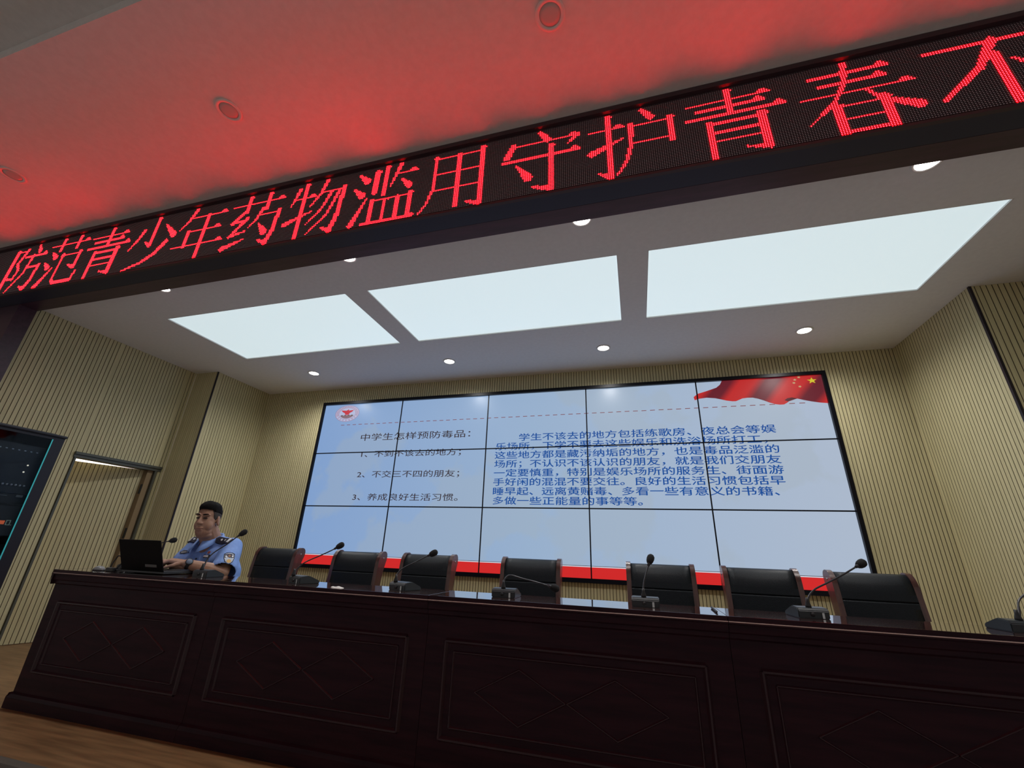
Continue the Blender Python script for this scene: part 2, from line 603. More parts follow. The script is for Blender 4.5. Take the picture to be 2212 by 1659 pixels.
GL = {
 '青': H(1, 37, 37) + H(5, 35, 32.5) + H(0, 43, 27.5) + V(20, 43, 28) + V(10, 23, 0) + H(11, 32, 22.5, 1, False) + V(32.5, 24, 3, 4) + P([(33, 2.5), (24, 4.5)], 3, 1) + H(11, 31, 16.5, 1, False) + H(11, 31, 11, 1, False),
 '守': P([(21, 43), (25, 37)], 2, 4) + H(6, 41, 36) + P([(41, 36), (36, 31)], 3, 1) + P([(6, 37), (2.5, 29)], 3.5, 4) + H(0, 42, 25.5) + V(27, 32, 3) + P([(26.5, 2), (17, 5)], 4, 1) + P([(8, 22), (14.5, 12)], 1, 5),
 '护': V(10, 43, 2) + P([(10, 1.5), (4, 5)], 4, 1) + H(0, 17, 34) + P([(1, 19), (17, 26)], 4, 1) + P([(27, 43), (31, 37)], 2, 4) + H(21, 40, 33, 1, False) + V(40, 34, 19) + H(21, 40, 21, 1, False) + P([(21, 34), (20.5, 20), (18, 10), (13, 2)], 3, 1.2),
 '春': H(6, 37, 37.5) + H(9, 35, 31.5) + H(1, 43, 25) + P([(21, 43), (19, 31), (13, 20), (2, 9)], 3, 1) + P([(26, 25), (31, 17), (42, 10)], 1.2, 4.5) + V(13.5, 18, 0) + V(31.5, 18.5, 0, 3.5) + H(14, 31, 16.8, 1, False) + H(14, 31, 9.3, 1, False) + H(14, 31, 1.5, 1, False),
 '不': P([(1, 37.5), (41, 37.5)], 2, 2) + [('T', [(37, 38), (40, 41.5), (44, 38)])] + P([(25, 38), (17, 23), (1, 8)], 4, 1.5) + P([(23.5, 29), (23.5, 0)], 4.5, 4.5) + P([(28, 25), (42, 13)], 1.2, 5),
 '用': P([(8.5, 41), (8.5, 18), (5, 7), (1, 1)], 3, 1.2) + H(9, 37, 40, 1, False) + V(37, 42, 2) + P([(36.5, 1.5), (29, 4)], 4, 1) + V(23, 40, 3) + H(9, 36, 28, 1, False) + H(8.5, 36, 16, 1, False),
 '滥': P([(3, 41), (9, 35)], 1.2, 5) + P([(1, 30), (7, 24)], 1.2, 5) + P([(3, 2), (11, 21)], 4, 1) + V(15.5, 41, 24) + V(22, 43, 22) + P([(31, 43), (26, 27)], 3, 1) + H(30, 42, 36) + P([(33, 31), (38.5, 25)], 1.2, 4.5) + H(14, 41, 18, 1, False) + V(15, 18, 2) + V(40, 19, 2) + V(23.5, 18, 2, 2) + V(32, 18, 2, 2) + P([(10, 1.3), (43, 1.3)], 2, 2) + [('T', [(39, 2), (41, 4.5), (44, 2)])],
 '物': P([(7, 40), (3, 27)], 3, 1) + H(5, 20, 32) + V(12, 43, 0) + P([(1, 13), (20, 20)], 3.5, 1) + P([(27, 43), (24, 33), (18, 24)], 3, 1) + H(26, 41, 34, 1, False) + P([(41, 35), (39.5, 12), (36.5, 2)], 3, 3.5) + P([(36.5, 1.8), (30, 5)], 4, 1) + P([(32, 33), (27, 20), (18, 10)], 2.5, 1) + P([(37.5, 32), (32, 15), (20, 2)], 2.5, 1),
 '药': H(1, 42, 37) + V(14, 43, 31) + V(30, 43, 31) + P([(13, 31), (4, 23), (13, 23.5)], 3, 2) + P([(16, 25), (5, 12), (17, 14.5)], 3, 1.5) + P([(2, 3), (18, 8)], 4, 1) + P([(27, 31), (24, 23), (19, 17)], 3, 1) + H(26, 41, 26, 1, False) + P([(41, 27), (39.5, 10), (36.5, 2)], 3, 3.5) + P([(36.5, 1.8), (30, 5)], 4, 1) + P([(27, 19), (33, 11)], 1.2, 4.5),
 '年': P([(12, 43), (8, 34), (2, 27)], 3.5, 1) + H(10, 40, 36) + H(11, 38, 24) + V(11, 24, 12) + H(0, 43, 12) + V(25, 36, 0),
 '少': V(22, 43, 20) + P([(21.5, 19), (16, 23)], 3, 1) + P([(11, 34), (8, 27), (2, 18)], 3.5, 1) + P([(31, 36), (42, 25)], 1.2, 5) + P([(37, 20), (30, 11), (20, 5), (4, 0.5)], 4, 1.2),
 '范': H(1, 42, 38) + V(13, 43, 33) + V(31, 43, 33) + P([(5, 32), (11, 27)], 1.2, 4.5) + P([(1, 23), (7, 18)], 1.2, 4.5) + P([(3, 1), (13, 17)], 4.5, 1) + H(19, 38, 27, 1, False) + V(38, 28, 15) + P([(37.5, 14), (30, 17)], 4, 1) + P([(19.5, 28), (19.5, 5), (22, 2), (41, 2), (42.5, 10)], 3, 2),
 '防': V(5.5, 41, 0) + H(6, 16, 40, 1, False) + P([(17, 41), (12, 28), (17, 21), (15, 13), (9, 14)], 3, 2) + P([(29, 44), (32.5, 38)], 1.5, 4.5) + H(18, 43, 33.5) + P([(27.5, 34), (25, 17), (14, 1)], 3, 1) + H(27, 39, 22.5, 1, False) + P([(40, 23), (38.5, 8), (35, 2)], 3, 3.5) + P([(35, 1.8), (29, 4.5)], 4, 1),
}


def raster(strokes):
    on = set()
    for st in strokes:
        if st[0] == 'T':
            (ax, ay), (bx, by), (cx, cy) = st[1]
            for i in range(-1, 47):
                for j in range(-1, 46):
                    def e(px, py, qx, qy):
                        return (qx - px) * (j - py) - (qy - py) * (i - px)
                    s1, s2, s3 = e(ax, ay, bx, by), e(bx, by, cx, cy), e(cx, cy, ax, ay)
                    if (s1 >= -.6 and s2 >= -.6 and s3 >= -.6) or (s1 <= .6 and s2 <= .6 and s3 <= .6):
                        on.add((i, j))
            continue
        pts, w0, w1 = st[1], st[2], st[3]
        # smooth bent strokes
        if len(pts) >= 3 and abs(pts[0][0] - pts[-1][0]) < 30:
            fine = [pts[0]]
            n = len(pts)
            for k in range(n - 1):
                p0 = pts[max(k - 1, 0)]; p1 = pts[k]; p2 = pts[k + 1]; p3 = pts[min(k + 2, n - 1)]
                for s in range(1, 6):
                    t = s / 5
                    fine.append(tuple(p1[c] + (p2[c] - p1[c]) * t for c in (0, 1)))
            pts = fine
        seg = []
        tot = 0
        for k in range(len(pts) - 1):
            l = math.dist(pts[k], pts[k + 1])
            seg.append((tot, l)); tot += l
        for i in range(-1, 47):
            for j in range(-1, 46):
                for k in range(len(pts) - 1):
                    (x0, y0), (x1, y1) = pts[k], pts[k + 1]
                    l2 = (x1 - x0) ** 2 + (y1 - y0) ** 2
                    t = 0 if l2 == 0 else max(0, min(1, ((i - x0) * (x1 - x0) + (j - y0) * (y1 - y0)) / l2))
                    d = math.hypot(i - x0 - t * (x1 - x0), j - y0 - t * (y1 - y0))
                    f = (seg[k][0] + t * seg[k][1]) / max(tot, 1e-6)
                    if d <= (w0 + (w1 - w0) * f) / 2 + 0.02:
                        on.add((i, j)); break
    return on


CH = '防范青少年药物滥用守护青春不'
CX = [-1.325, -0.770, -0.215, 0.310, 0.850, 1.395, 1.958, 2.530, 3.080, 3.668, 4.232, 4.805, 5.378, 5.960]
for ch, cx in zip(CH, CX):
    on = raster(GL[ch])
    b = MB()
    col0 = round((cx - 22 * DOT) / DOT)
    for (i, j) in on:
        x = (col0 + i + 0.5) * DOT
        z = (math.floor(ZB / DOT) + max(j, 0) + 0.5) * DOT
        b.bm.faces.new([b._v((x + 0.0035 * math.cos(PI / 4 * k), 0.0030, z + 0.0035 * math.sin(PI / 4 * k))) for k in range(8)])
        b.bm.faces.new([b._v((x + 0.0017 * math.cos(PI / 3 * k), 0.0028, z + 0.0017 * math.sin(PI / 3 * k))) for k in range(6)]).material_index = 1
    o = b.build('lit_character', [M_LED, M_LEDCORE], sign, normals=False)


# ---------------------------------------------------------------- video wall
TW, TH = 1.21, 0.681
vw = thing('video_wall', 'wall-mounted video wall of fifteen screens showing a Chinese text slide', 'video wall', (0, 0, 0.77))


def screen_mat():
    m = mat('screen_glow', (0.004, 0.004, 0.005), 0.3, spec=0.25)
    nt = m.node_tree
    b = nt.nodes['Principled BSDF']
    tc = nt.nodes.new('ShaderNodeTexCoord')
    sx = nt.nodes.new('ShaderNodeSeparateXYZ')
    nt.links.new(tc.outputs['Object'], sx.inputs[0])
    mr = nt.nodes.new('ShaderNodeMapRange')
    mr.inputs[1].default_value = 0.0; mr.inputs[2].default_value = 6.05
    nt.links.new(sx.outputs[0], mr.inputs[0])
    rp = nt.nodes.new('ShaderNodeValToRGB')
    rp.color_ramp.elements[0].color = (0.215, 0.345, 0.600, 1)  # viewing-angle shift painted into the glow: bluer left, greyer right
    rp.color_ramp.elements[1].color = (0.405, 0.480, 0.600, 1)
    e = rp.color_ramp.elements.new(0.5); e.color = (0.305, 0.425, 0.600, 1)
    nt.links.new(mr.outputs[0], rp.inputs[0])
    nz = nt.nodes.new('ShaderNodeTexNoise')
    nz.inputs['Scale'].default_value = 0.85; nz.inputs['Detail'].default_value = 6
    nt.links.new(tc.outputs['Object'], nz.inputs['Vector'])
    r2 = nt.nodes.new('ShaderNodeValToRGB')
    r2.color_ramp.elements[0].position = 0.50; r2.color_ramp.elements[1].position = 0.535
    r2.color_ramp.elements[0].color = (0, 0, 0, 1); r2.color_ramp.elements[1].color = (0.30, 0.30, 0.30, 1)
    nt.links.new(nz.outputs['Fac'], r2.inputs[0])
    mx = nt.nodes.new('ShaderNodeMix'); mx.data_type = 'RGBA'
    nt.links.new(r2.outputs[0], mx.inputs[0])
    nt.links.new(rp.outputs[0], mx.inputs[6])
    mx.inputs[7].default_value = (0.36, 0.42, 0.46, 1)
    nt.links.new(mx.outputs[2], b.inputs['Emission Color'])
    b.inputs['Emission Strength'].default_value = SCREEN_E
    return m


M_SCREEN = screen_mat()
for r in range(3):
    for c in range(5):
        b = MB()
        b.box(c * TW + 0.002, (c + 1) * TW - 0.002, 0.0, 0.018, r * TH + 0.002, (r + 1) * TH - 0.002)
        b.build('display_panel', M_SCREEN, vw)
b = MB()
bw = 0.0065
for c in range(1, 5):
    b.box(c * TW - bw, c * TW + bw, -0.006, 0.016, 0, 3 * TH)
for r in range(1, 3):
    b.box(0, 5 * TW, -0.0065, 0.016, r * TH - bw, r * TH + bw)
b.build('bezel_grid', M_BEZEL, vw)
b = MB()
fw = 0.032
b.box(-fw + .01, 5 * TW + fw, -0.03, 0.019, 3 * TH, 3 * TH + 0.036)
b.box(-fw + .01, 5 * TW + fw, -0.03, 0.019, -0.042, 0)
b.box(-fw + .01, 0, -0.03, 0.019, 0, 3 * TH)
b.box(5 * TW, 5 * TW + fw, -0.03, 0.019, 0, 3 * TH)
b.build('outer_frame', M_BEZEL, vw)

M_TXTB = emis('slide_blue', (0.005, 0.070, 0.31))
M_TXTK = emis('slide_dark', (0.032, 0.018, 0.022))
M_TXTR = emis('slide_dash_red', (0.20, 0.045, 0.045))
M_RED = emis('slide_red', (0.62, 0.020, 0.020))
M_WLINE = emis('slide_white', (0.66, 0.70, 0.80))
M_YEL = emis('slide_yellow', (0.62, 0.52, 0.03))
M_CREAM = emis('slide_cream', (0.50, 0.40, 0.20))


def flag_mat():
    m = emis('slide_flag', (0.5, 0.02, 0.02))
    nt = m.node_tree
    b = nt.nodes['Principled BSDF']
    tc = nt.nodes.new('ShaderNodeTexCoord')
    mp = nt.nodes.new('ShaderNodeMapping')
    mp.inputs['Rotation'].default_value = (0, math.radians(-38), 0)
    wv = nt.nodes.new('ShaderNodeTexWave')
    wv.inputs['Scale'].default_value = 0.85
    wv.inputs['Distortion'].default_value = 1.2
    wv.inputs['Phase Offset'].default_value = 2.6
    rp = nt.nodes.new('ShaderNodeValToRGB')
    rp.color_ramp.elements[0].position = 0.15; rp.color_ramp.elements[0].color = (0.13, 0.012, 0.022, 1)
    rp.color_ramp.elements[1].position = 0.75; rp.color_ramp.elements[1].color = (0.50, 0.022, 0.022, 1)
    nt.links.new(tc.outputs['Object'], mp.inputs[0])
    nt.links.new(mp.outputs[0], wv.inputs['Vector'])
    nt.links.new(wv.outputs['Fac'], rp.inputs[0])
    nt.links.new(rp.outputs[0], b.inputs['Emission Color'])
    return m


FONT = bpy.data.fonts.load('<builtin>')


def text_mesh(body):
    cu = bpy.data.curves.new('txt', 'FONT')
    cu.body = body
    cu.font = FONT
    cu.resolution_u = 3
    ob = bpy.data.objects.new('txt', cu)
    COL.objects.link(ob)
    dg = bpy.context.evaluated_depsgraph_get()
    me = bpy.data.meshes.new_from_object(ob.evaluated_get(dg))
    bpy.data.objects.remove(ob)
    bpy.data.curves.remove(cu)
    return me


def text_part(name, body, x0, x1, zc, h, m, parent, depth=-0.0015, bold=0.0036):
    """one line of writing fitted to x0..x1; h = height of a full glyph"""
    ref = text_mesh('国')
    rh = max(v.co.y for v in ref.vertices) - min(v.co.y for v in ref.vertices)
    rc = (max(v.co.y for v in ref.vertices) + min(v.co.y for v in ref.vertices)) / 2
    me = text_mesh(body)
    a = min(v.co.x for v in me.vertices); c = max(v.co.x for v in me.vertices)
    for v in me.vertices:
        v.co = Vector((x0 + (v.co.x - a) / (c - a) * (x1 - x0), depth, zc + (v.co.y - rc) * h / rh))
    bmt = bmesh.new()                     # a little heavier: the same glyphs laid twice, a hair apart
    bmt.from_mesh(me)
    dup = bmesh.ops.duplicate(bmt, geom=list(bmt.verts) + list(bmt.edges) + list(bmt.faces))
    for g in dup['geom']:
        if isinstance(g, bmesh.types.BMVert):
            g.co += Vector((bold, -0.0002, bold * 0.5))
    bmt.to_mesh(me)
    bmt.free()
    me.materials.append(m)
    o = bpy.data.objects.new(name, me)
    COL.objects.link(o)
    o.parent = parent
    return o


text_part('slide_heading', '中学生怎样预防毒品：', 0.655, 2.205, 1.560, 0.090, M_TXTK, vw, bold=0.0012)
text_part('slide_list_line', '1、不到不该去的地方；', 0.705, 2.100, 1.335, 0.080, M_TXTK, vw, bold=0.0012)
text_part('slide_list_line', '2、不交三不四的朋友；', 0.692, 2.100, 1.073, 0.080, M_TXTK, vw, bold=0.0012)
text_part('slide_list_line', '3、养成良好生活习惯。', 0.680, 2.105, 0.792, 0.080, M_TXTK, vw, bold=0.0012)
BL = [('学生不该去的地方包括练歌房、夜总会等娱', 2.828, 5.535), ('乐场所，下学不要去这些娱乐和洗浴场所打工，', 2.540, 5.440),
      ('这些地方都是藏污纳垢的地方，也是毒品泛滥的', 2.536, 5.530), ('场所；不认识不该认识的朋友，就是我们交朋友', 2.536, 5.530),
      ('一定要慎重，特别是娱乐场所的服务生、街面游', 2.536, 5.533), ('手好闲的混混不要交往。良好的生活习惯包括早', 2.534, 5.528),
      ('睡早起、远离黄赌毒、多看一些有意义的书籍、', 2.536, 5.460), ('多做一些正能量的事等等。', 2.540, 4.178)]
for i, (s_, x0, x1) in enumerate(BL):
    text_part('slide_paragraph_line', s_, x0, x1, 1.486 - 0.1042 * i, 0.083, M_TXTB, vw)
b = MB()
x = 0.308
while x < 5.88:
    b.box(x, min(x + 0.052, 5.88), -0.002, -0.001, 1.743, 1.750)
    x += 0.0915
b.build('slide_dashed_line', M_TXTR, vw)
b = MB()
b.box(0, 5 * TW, -0.002, -0.001, 0.0, 0.104, 0)
b.box(0, 5 * TW, -0.002, -0.001, 0.104, 0.112, 1)
b.box(0, 5 * TW, -0.002, -0.001, 0.112, 0.117, 2)
b.build('slide_footer_band', [M_RED, M_WLINE, M_TXTK], vw)

# flag in the upper right corner of the slide
FL = [(6.05, 2.043), (5.107, 2.043), (5.083, 2.00), (5.043, 1.968), (4.94, 1.935), (4.844, 1.908), (4.802, 1.874), (4.809, 1.837),
      (4.86, 1.852), (4.933, 1.859), (5.016, 1.848), (5.07, 1.832), (5.125, 1.814), (5.18, 1.803), (5.215, 1.802), (5.250, 1.816), (5.28, 1.829), (5.33, 1.834), (5.381, 1.832),
      (5.43, 1.817), (5.475, 1.797), (5.53, 1.768), (5.584, 1.747), (5.62, 1.740), (5.659, 1.740), (5.690, 1.757), (5.708, 1.771), (5.75, 1.785), (5.789, 1.797), (5.85, 1.776), (5.909, 1.759), (5.98, 1.742), (6.05, 1.732)]
b = MB()
b.prism(FL, 'Y', -0.0022, -0.0008)
b.build('slide_flag', flag_mat(), vw)
b = MB()
b.prism([(5.670, 1.786), (5.700, 1.806), (5.745, 1.812), (5.789, 1.797), (5.75, 1.785), (5.700, 1.770)], 'Y', -0.0028, -0.0020)
b.build('slide_flag_fold', emis('slide_flag_dark', (0.085, 0.012, 0.018)), vw)


def star(cx, cz, r, sx, rot=0.0):
    return [(cx + sx * (r if k % 2 == 0 else r * 0.40) * math.sin(PI * k / 5 + rot), cz + (r if k % 2 == 0 else r * 0.40) * math.cos(PI * k / 5 + rot)) for k in range(10)]


b = MB()
b.prism(star(5.957, 1.984, 0.036, 1.25), 'Y', -0.0032, -0.0024)
b.build('slide_star', M_YEL, vw)
for (x, z, rt) in ((5.845, 2.030, .4), (5.804, 2.004, .1), (5.790, 1.970, .6), (5.837, 1.926, .2)):
    b = MB()
    b.prism(star(x, z, 0.0135, 1.35, rt), 'Y', -0.0032, -0.0024)
    b.build('slide_star', M_CREAM, vw)

# round emblem in the upper left corner of the slide
ex, ez, ax_, az_ = 0.372, 1.910, 0.188, 0.115
em = MB()


def ring(mb, f0, f1, d, mi, n=56):
    for k in range(n):
        a0, a1 = 2 * PI * k / n, 2 * PI * (k + 1) / n
        mb.face([(ex + ax_ * f0 * math.cos(a0), d, ez + az_ * f0 * math.sin(a0)), (ex + ax_ * f1 * math.cos(a0), d, ez + az_ * f1 * math.sin(a0)),
                 (ex + ax_ * f1 * math.cos(a1), d, ez + az_ * f1 * math.sin(a1)), (ex + ax_ * f0 * math.cos(a1), d, ez + az_ * f0 * math.sin(a1))], mi)


ring(em, 0.01, 1.0, -0.0012, 2)
ring(em, 0.97, 1.0, -0.0016, 0)
ring(em, 0.70, 0.73, -0.0016, 0)
for k in range(40):          # the ring of tiny writing
    a = 2 * PI * k / 40
    if 3.6 < a < 5.9 and k % 2:
        continue
    for s_ in (0.80, 0.88):
        em.face([(ex + ax_ * (s_ + dr) * math.cos(a + da), -0.0016, ez + az_ * (s_ + dr) * math.sin(a + da)) for dr, da in ((-.025, -.045), (-.025, .045), (.025, .045), (.025, -.045))], 0)
bird = [(0, .44), (.06, .52), (.12, .44), (.10, .36), (.52, .42), (.40, .20), (.22, .06), (.16, -.06), (.20, -.20), (.06, -.12), (0, -.26), (-.06, -.12), (-.20, -.20), (-.16, -.06), (-.22, .06), (-.40, .20), (-.52, .42), (-.10, .36)]
em.face([(ex + ax_ * u, -0.0020, ez + az_ * v) for u, v in bird], 1)
em.face([(ex + ax_ * 0.62 * math.cos(a), -0.0018, ez + az_ * (0.62 * math.sin(a))) for a in [PI * (1.12 + .76 * k / 12) for k in range(13)]], 3)
for k in range(4):
    x = ex + ax_ * (-0.42 + 0.28 * k)
    em.face([(x - .014, -0.0019, ez - az_ * .28), (x + .014, -0.0019, ez - az_ * .28), (x + .012, -0.0019, ez - az_ * .18), (x - .012, -0.0019, ez - az_ * .18)], 4)
em.build('slide_emblem', [emis('emblem_ring', (0.36, 0.10, 0.15)), emis('emblem_bird', (0.52, 0.03, 0.05)), emis('emblem_ground', (0.42, 0.46, 0.66)), emis('emblem_base', (0.22, 0.14, 0.17)), emis('emblem_gate', (0.08, 0.07, 0.05))], vw, normals=False)


# ---------------------------------------------------------------- rostrum desks
DU = 1.378
DTOP = 0.774
DF, DBK = -2.535, -2.235


def make_desk(label, x0):
    t = thing('rostrum_desk', label, 'desk', (x0 + DU / 2, 0, 0), 0, 'rostrum desks in one row')
    h = DU / 2 - 0.001
    b = MB()
    b.box(-h, h, DF - 0.028, DBK, DTOP - 0.018, DTOP, bevel=0.0015)
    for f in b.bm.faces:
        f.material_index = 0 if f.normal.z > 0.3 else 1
    b.build('desk_top', [M_DESKTOP, M_DESK], t)
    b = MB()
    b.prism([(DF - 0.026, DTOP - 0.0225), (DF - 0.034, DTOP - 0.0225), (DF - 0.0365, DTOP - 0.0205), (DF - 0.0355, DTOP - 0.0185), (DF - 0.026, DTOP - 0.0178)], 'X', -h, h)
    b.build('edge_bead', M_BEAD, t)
    b = MB()
    # stepped cornice under the top
    b.prism([(DBK + .02, DTOP - 0.018), (DF - 0.030, DTOP - 0.018), (DF - 0.034, DTOP - 0.022), (DF - 0.034, DTOP - 0.028), (DF - 0.024, DTOP - 0.032),
             (DF - 0.020, DTOP - 0.060), (DF - 0.012, DTOP - 0.066), (DF - 0.012, DTOP - 0.082), (DF - 0.0, DTOP - 0.090), (DBK + .02, DTOP - 0.090)], 'X', -h, h)
    b.build('cornice', M_DESK, t)
    b = MB()
    b.box(-h, h, DF, DF + 0.02, 0.0, DTOP - 0.088)
    fp = b.build('front_panel', M_DESK, t)
    # raised frame and two diamonds
    b = MB()
    fx, z0, z1 = 0.583, 0.195, 0.580

    def bead(p, q, w, hgt):
        p, q = Vector((p[0], 0, p[1])), Vector((q[0], 0, q[1]))
        d = (q - p).normalized()
        n = Vector((-d.z, 0, d.x))
        A = [p - n * w, p - n * w * .3 + Vector((0, -hgt, 0)), p + n * w * .3 + Vector((0, -hgt, 0)), p + n * w]
        B = [v + (q - p) for v in A]
        for k in range(3):
            b.face([v + Vector((0, DF, 0)) for v in (A[k], A[k + 1], B[k + 1], B[k])])
        b.face([v + Vector((0, DF, 0)) for v in A])
        b.face([v + Vector((0, DF, 0)) for v in B[::-1]])
    for (g, w, hg) in ((0.0, 0.012, 0.012), (0.044, 0.006, 0.006)):
        c = [(-fx + g, z0 + g), (fx - g, z0 + g), (fx - g, z1 - g), (-fx + g, z1 - g)]
        for k in range(4):
            bead(c[k], c[(k + 1) % 4], w, hg)
    b.build('frame_moulding', M_MOULD, fp)
    b = MB()
    for s_ in (-1, 1):
        cx, cz, hw, hh = s_ * 0.213, 0.386, 0.210, 0.106
        c = [(cx - hw, cz), (cx, cz - hh), (cx + hw, cz), (cx, cz + hh)]
        for k in range(4):
            bead(c[k], c[(k + 1) % 4], 0.005, 0.005)
    b.build('diamond_moulding', M_MOULD, fp)
    for s_ in (-1, 1):
        b = MB()
        x = s_ * (h - 0.012)
        b.box(x - 0.012, x + 0.012, DF + 0.02, DBK + 0.01, 0, DTOP - 0.088)
        b.build('side_panel', M_DESK, t)
    b = MB()
    b.prism([(DF + .01, 0), (DF - 0.022, 0), (DF - 0.022, 0.055), (DF - 0.014, 0.072), (DF, 0.080), (DF + .01, 0.080)], 'X', -h - 0.0, h + 0.0)
    b.build('plinth', M_DESK, t)
    b = MB()
    b.box(-h + .025, h - .025, DF + 0.02, DBK + 0.0, 0.46, 0.478)
    b.build('shelf', M_DESK, t)
    return t


dl = ['dark mahogany rostrum desk at the left end, carrying the laptop', 'dark mahogany rostrum desk second from the left',
      'dark mahogany rostrum desk third from the left, under the drooping microphone', 'dark mahogany rostrum desk at the right end of the row']
d0 = make_desk(dl[0], 0.312)
for i in range(1, 4):
    d = copy_tree(d0)
    d.location.x = 0.312 + DU * i + DU / 2
    d['label'] = dl[i]
b = MB()
h_ = DU / 2
b.box(-h_ - 0.016, -h_ + 0.001, DF - 0.028, DBK, DTOP - 0.018, DTOP, bevel=0.0015)
b.prism([(-h_ + .001, DTOP - 0.018), (-h_ - 0.020, DTOP - 0.018), (-h_ - 0.020, DTOP - 0.028), (-h_ - 0.012, DTOP - 0.034), (-h_ - 0.008, DTOP - 0.064), (-h_ + .001, DTOP - 0.088)], 'Y', DF - 0.030, DBK)
b.build('end_cornice', M_DESK, d0)
b = MB()
b.prism([(-h_ + .001, 0), (-h_ - 0.016, 0), (-h_ - 0.016, 0.055), (-h_ + .001, 0.080)], 'Y', DF - 0.020, DBK)
b.build('end_plinth', M_DESK, d0)


def smooth_path(pts, n=5):
    out = []
    P_ = [Vector(p) for p in pts]
    for k in range(len(P_) - 1):
        p0 = P_[max(k - 1, 0)]; p1 = P_[k]; p2 = P_[k + 1]; p3 = P_[min(k + 2, len(P_) - 1)]
        for s_ in range(n):
            t = s_ / n
            out.append(0.5 * ((2 * p1) + (p2 - p0) * t + (2 * p0 - 5 * p1 + 4 * p2 - p3) * t * t + (3 * p1 - p0 - 3 * p2 + p3) * t ** 3))
    out.append(P_[-1])
    return out


# ---------------------------------------------------------------- chairs
def make_chair():
    t = thing('conference_chair', 'x', 'chair', (0, 0, 0), 0, 'conference chairs behind the rostrum')
    W = 0.222
    side = [(-0.035, 0.30), (-0.030, 0.42), (-0.012, 0.58), (0.008, 0.74), (0.020, 0.84), (0.030, 0.895), (0.046, 0.928), (0.070, 0.950), (0.100, 0.958),
            (0.128, 0.950), (0.142, 0.928), (0.140, 0.895), (0.124, 0.855), (0.100, 0.78), (0.080, 0.66), (0.060, 0.52), (0.050, 0.42), (0.055, 0.30), (0.085, 0.0), (0.050, 0.0), (0.005, 0.28)]
    for s_ in (-1, 1):
        b = MB()
        a, c = (W - 0.030, W) if s_ > 0 else (-W, -W + 0.030)
        b.prism([(q.x, q.y) for q in smooth_path([(y, z, 0) for y, z in side[:15]], 4)] + side[15:], 'X', a, c)
        fr = b.build('side_frame', M_CHAIRWOOD, t)
        fr.data.polygons.foreach_set('use_smooth', [False] * len(fr.data.polygons))
        b = MB()
        b.lathe([(0.001, 0), (0.008, 0), (0.006, 0.002 * s_), (0.001, 0.003 * s_)], (s_ * W, 0.092, 0.905), 12, axis='X')
        b.build('screw_cap', M_STEEL, fr)
    # upholstered back: rolled over at the top, with a stitched seam
    prof = [(-0.020, 0.43), (-0.016, 0.50), (-0.006, 0.60), (0.004, 0.70), (0.011, 0.765), (0.0135, 0.790), (0.0205, 0.797), (0.0150, 0.804), (0.020, 0.84), (0.028, 0.880), (0.041, 0.915), (0.062, 0.938), (0.092, 0.948),
            (0.122, 0.940), (0.134, 0.922), (0.130, 0.895), (0.114, 0.855), (0.088, 0.77), (0.068, 0.65), (0.048, 0.50), (0.040, 0.43)]
    b = MB()
    hw = W - 0.030
    n = 8
    rings = []
    for k in range(n + 1):
        u = -1 + 2 * k / n
        bulge = 0.010 * (1 - u * u)
        rings.append([b._v((u * hw, y - (bulge if i < 10 else 0), z)) for i, (y, z) in enumerate(prof)])
    for k in range(n):
        for i in range(len(prof)):
            j = (i + 1) % len(prof)
            f = b.bm.faces.new([rings[k][i], rings[k][j], rings[k + 1][j], rings[k + 1][i]])
            f.smooth = not (i in (4, 5, 6, 7))
    b.bm.faces.new(rings[0]); b.bm.faces.new(rings[-1][::-1])
    b.build('backrest', M_LEATHER, t)
    b = MB()
    b.box(-W + .032, W - .032, -0.46, -0.02, 0.40, 0.485, bevel=0.028)
    for f in b.bm.faces:
        f.smooth = True
    b.build('seat', M_LEATHER, t)
    b = MB()
    b.box(-W, W, -0.44, -0.42, 0.345, 0.405)
    b.box(-W, -W + 0.024, -0.43, 0.02, 0.345, 0.405)
    b.box(W - 0.024, W, -0.43, 0.02, 0.345, 0.405)
    b.build('seat_rail', M_CHAIRWOOD, t)
    for s_ in (-1, 1):
        b = MB()
        b.box(s_ * (W - .018) - .018, s_ * (W - .018) + .018, -0.455, -0.415, 0.0, 0.40, bevel=0.004)
        b.build('front_leg', M_CHAIRWOOD, t)
    return t


cl = ['black leather conference chair right behind the seated officer', 'empty black leather conference chair nearest the left lower corner of the screen',
      'empty black leather chair crossed by the microphone head left of screen centre', 'empty black leather chair behind the drooping microphone',
      'empty black leather chair behind the upright microphone', 'empty black leather chair second from the right end of the row', 'black leather chair at the right end, past the lower right screen corner']
CHX = [(0.985, -1.42, 0.00), (1.868, -1.5, 0.0), (2.500, -1.5, -0.02), (3.336, -1.5, 0.02), (4.236, -1.5, 0.0), (4.847, -1.5, 0.0), (5.452, -1.5, 0.03)]
c0 = make_chair()
for i, (x, y, rz) in enumerate(CHX):
    c = c0 if i == 0 else copy_tree(c0)
    c.location = (x, y, 0.0)
    c.rotation_euler = (0, 0, rz)
    c['label'] = cl[i]


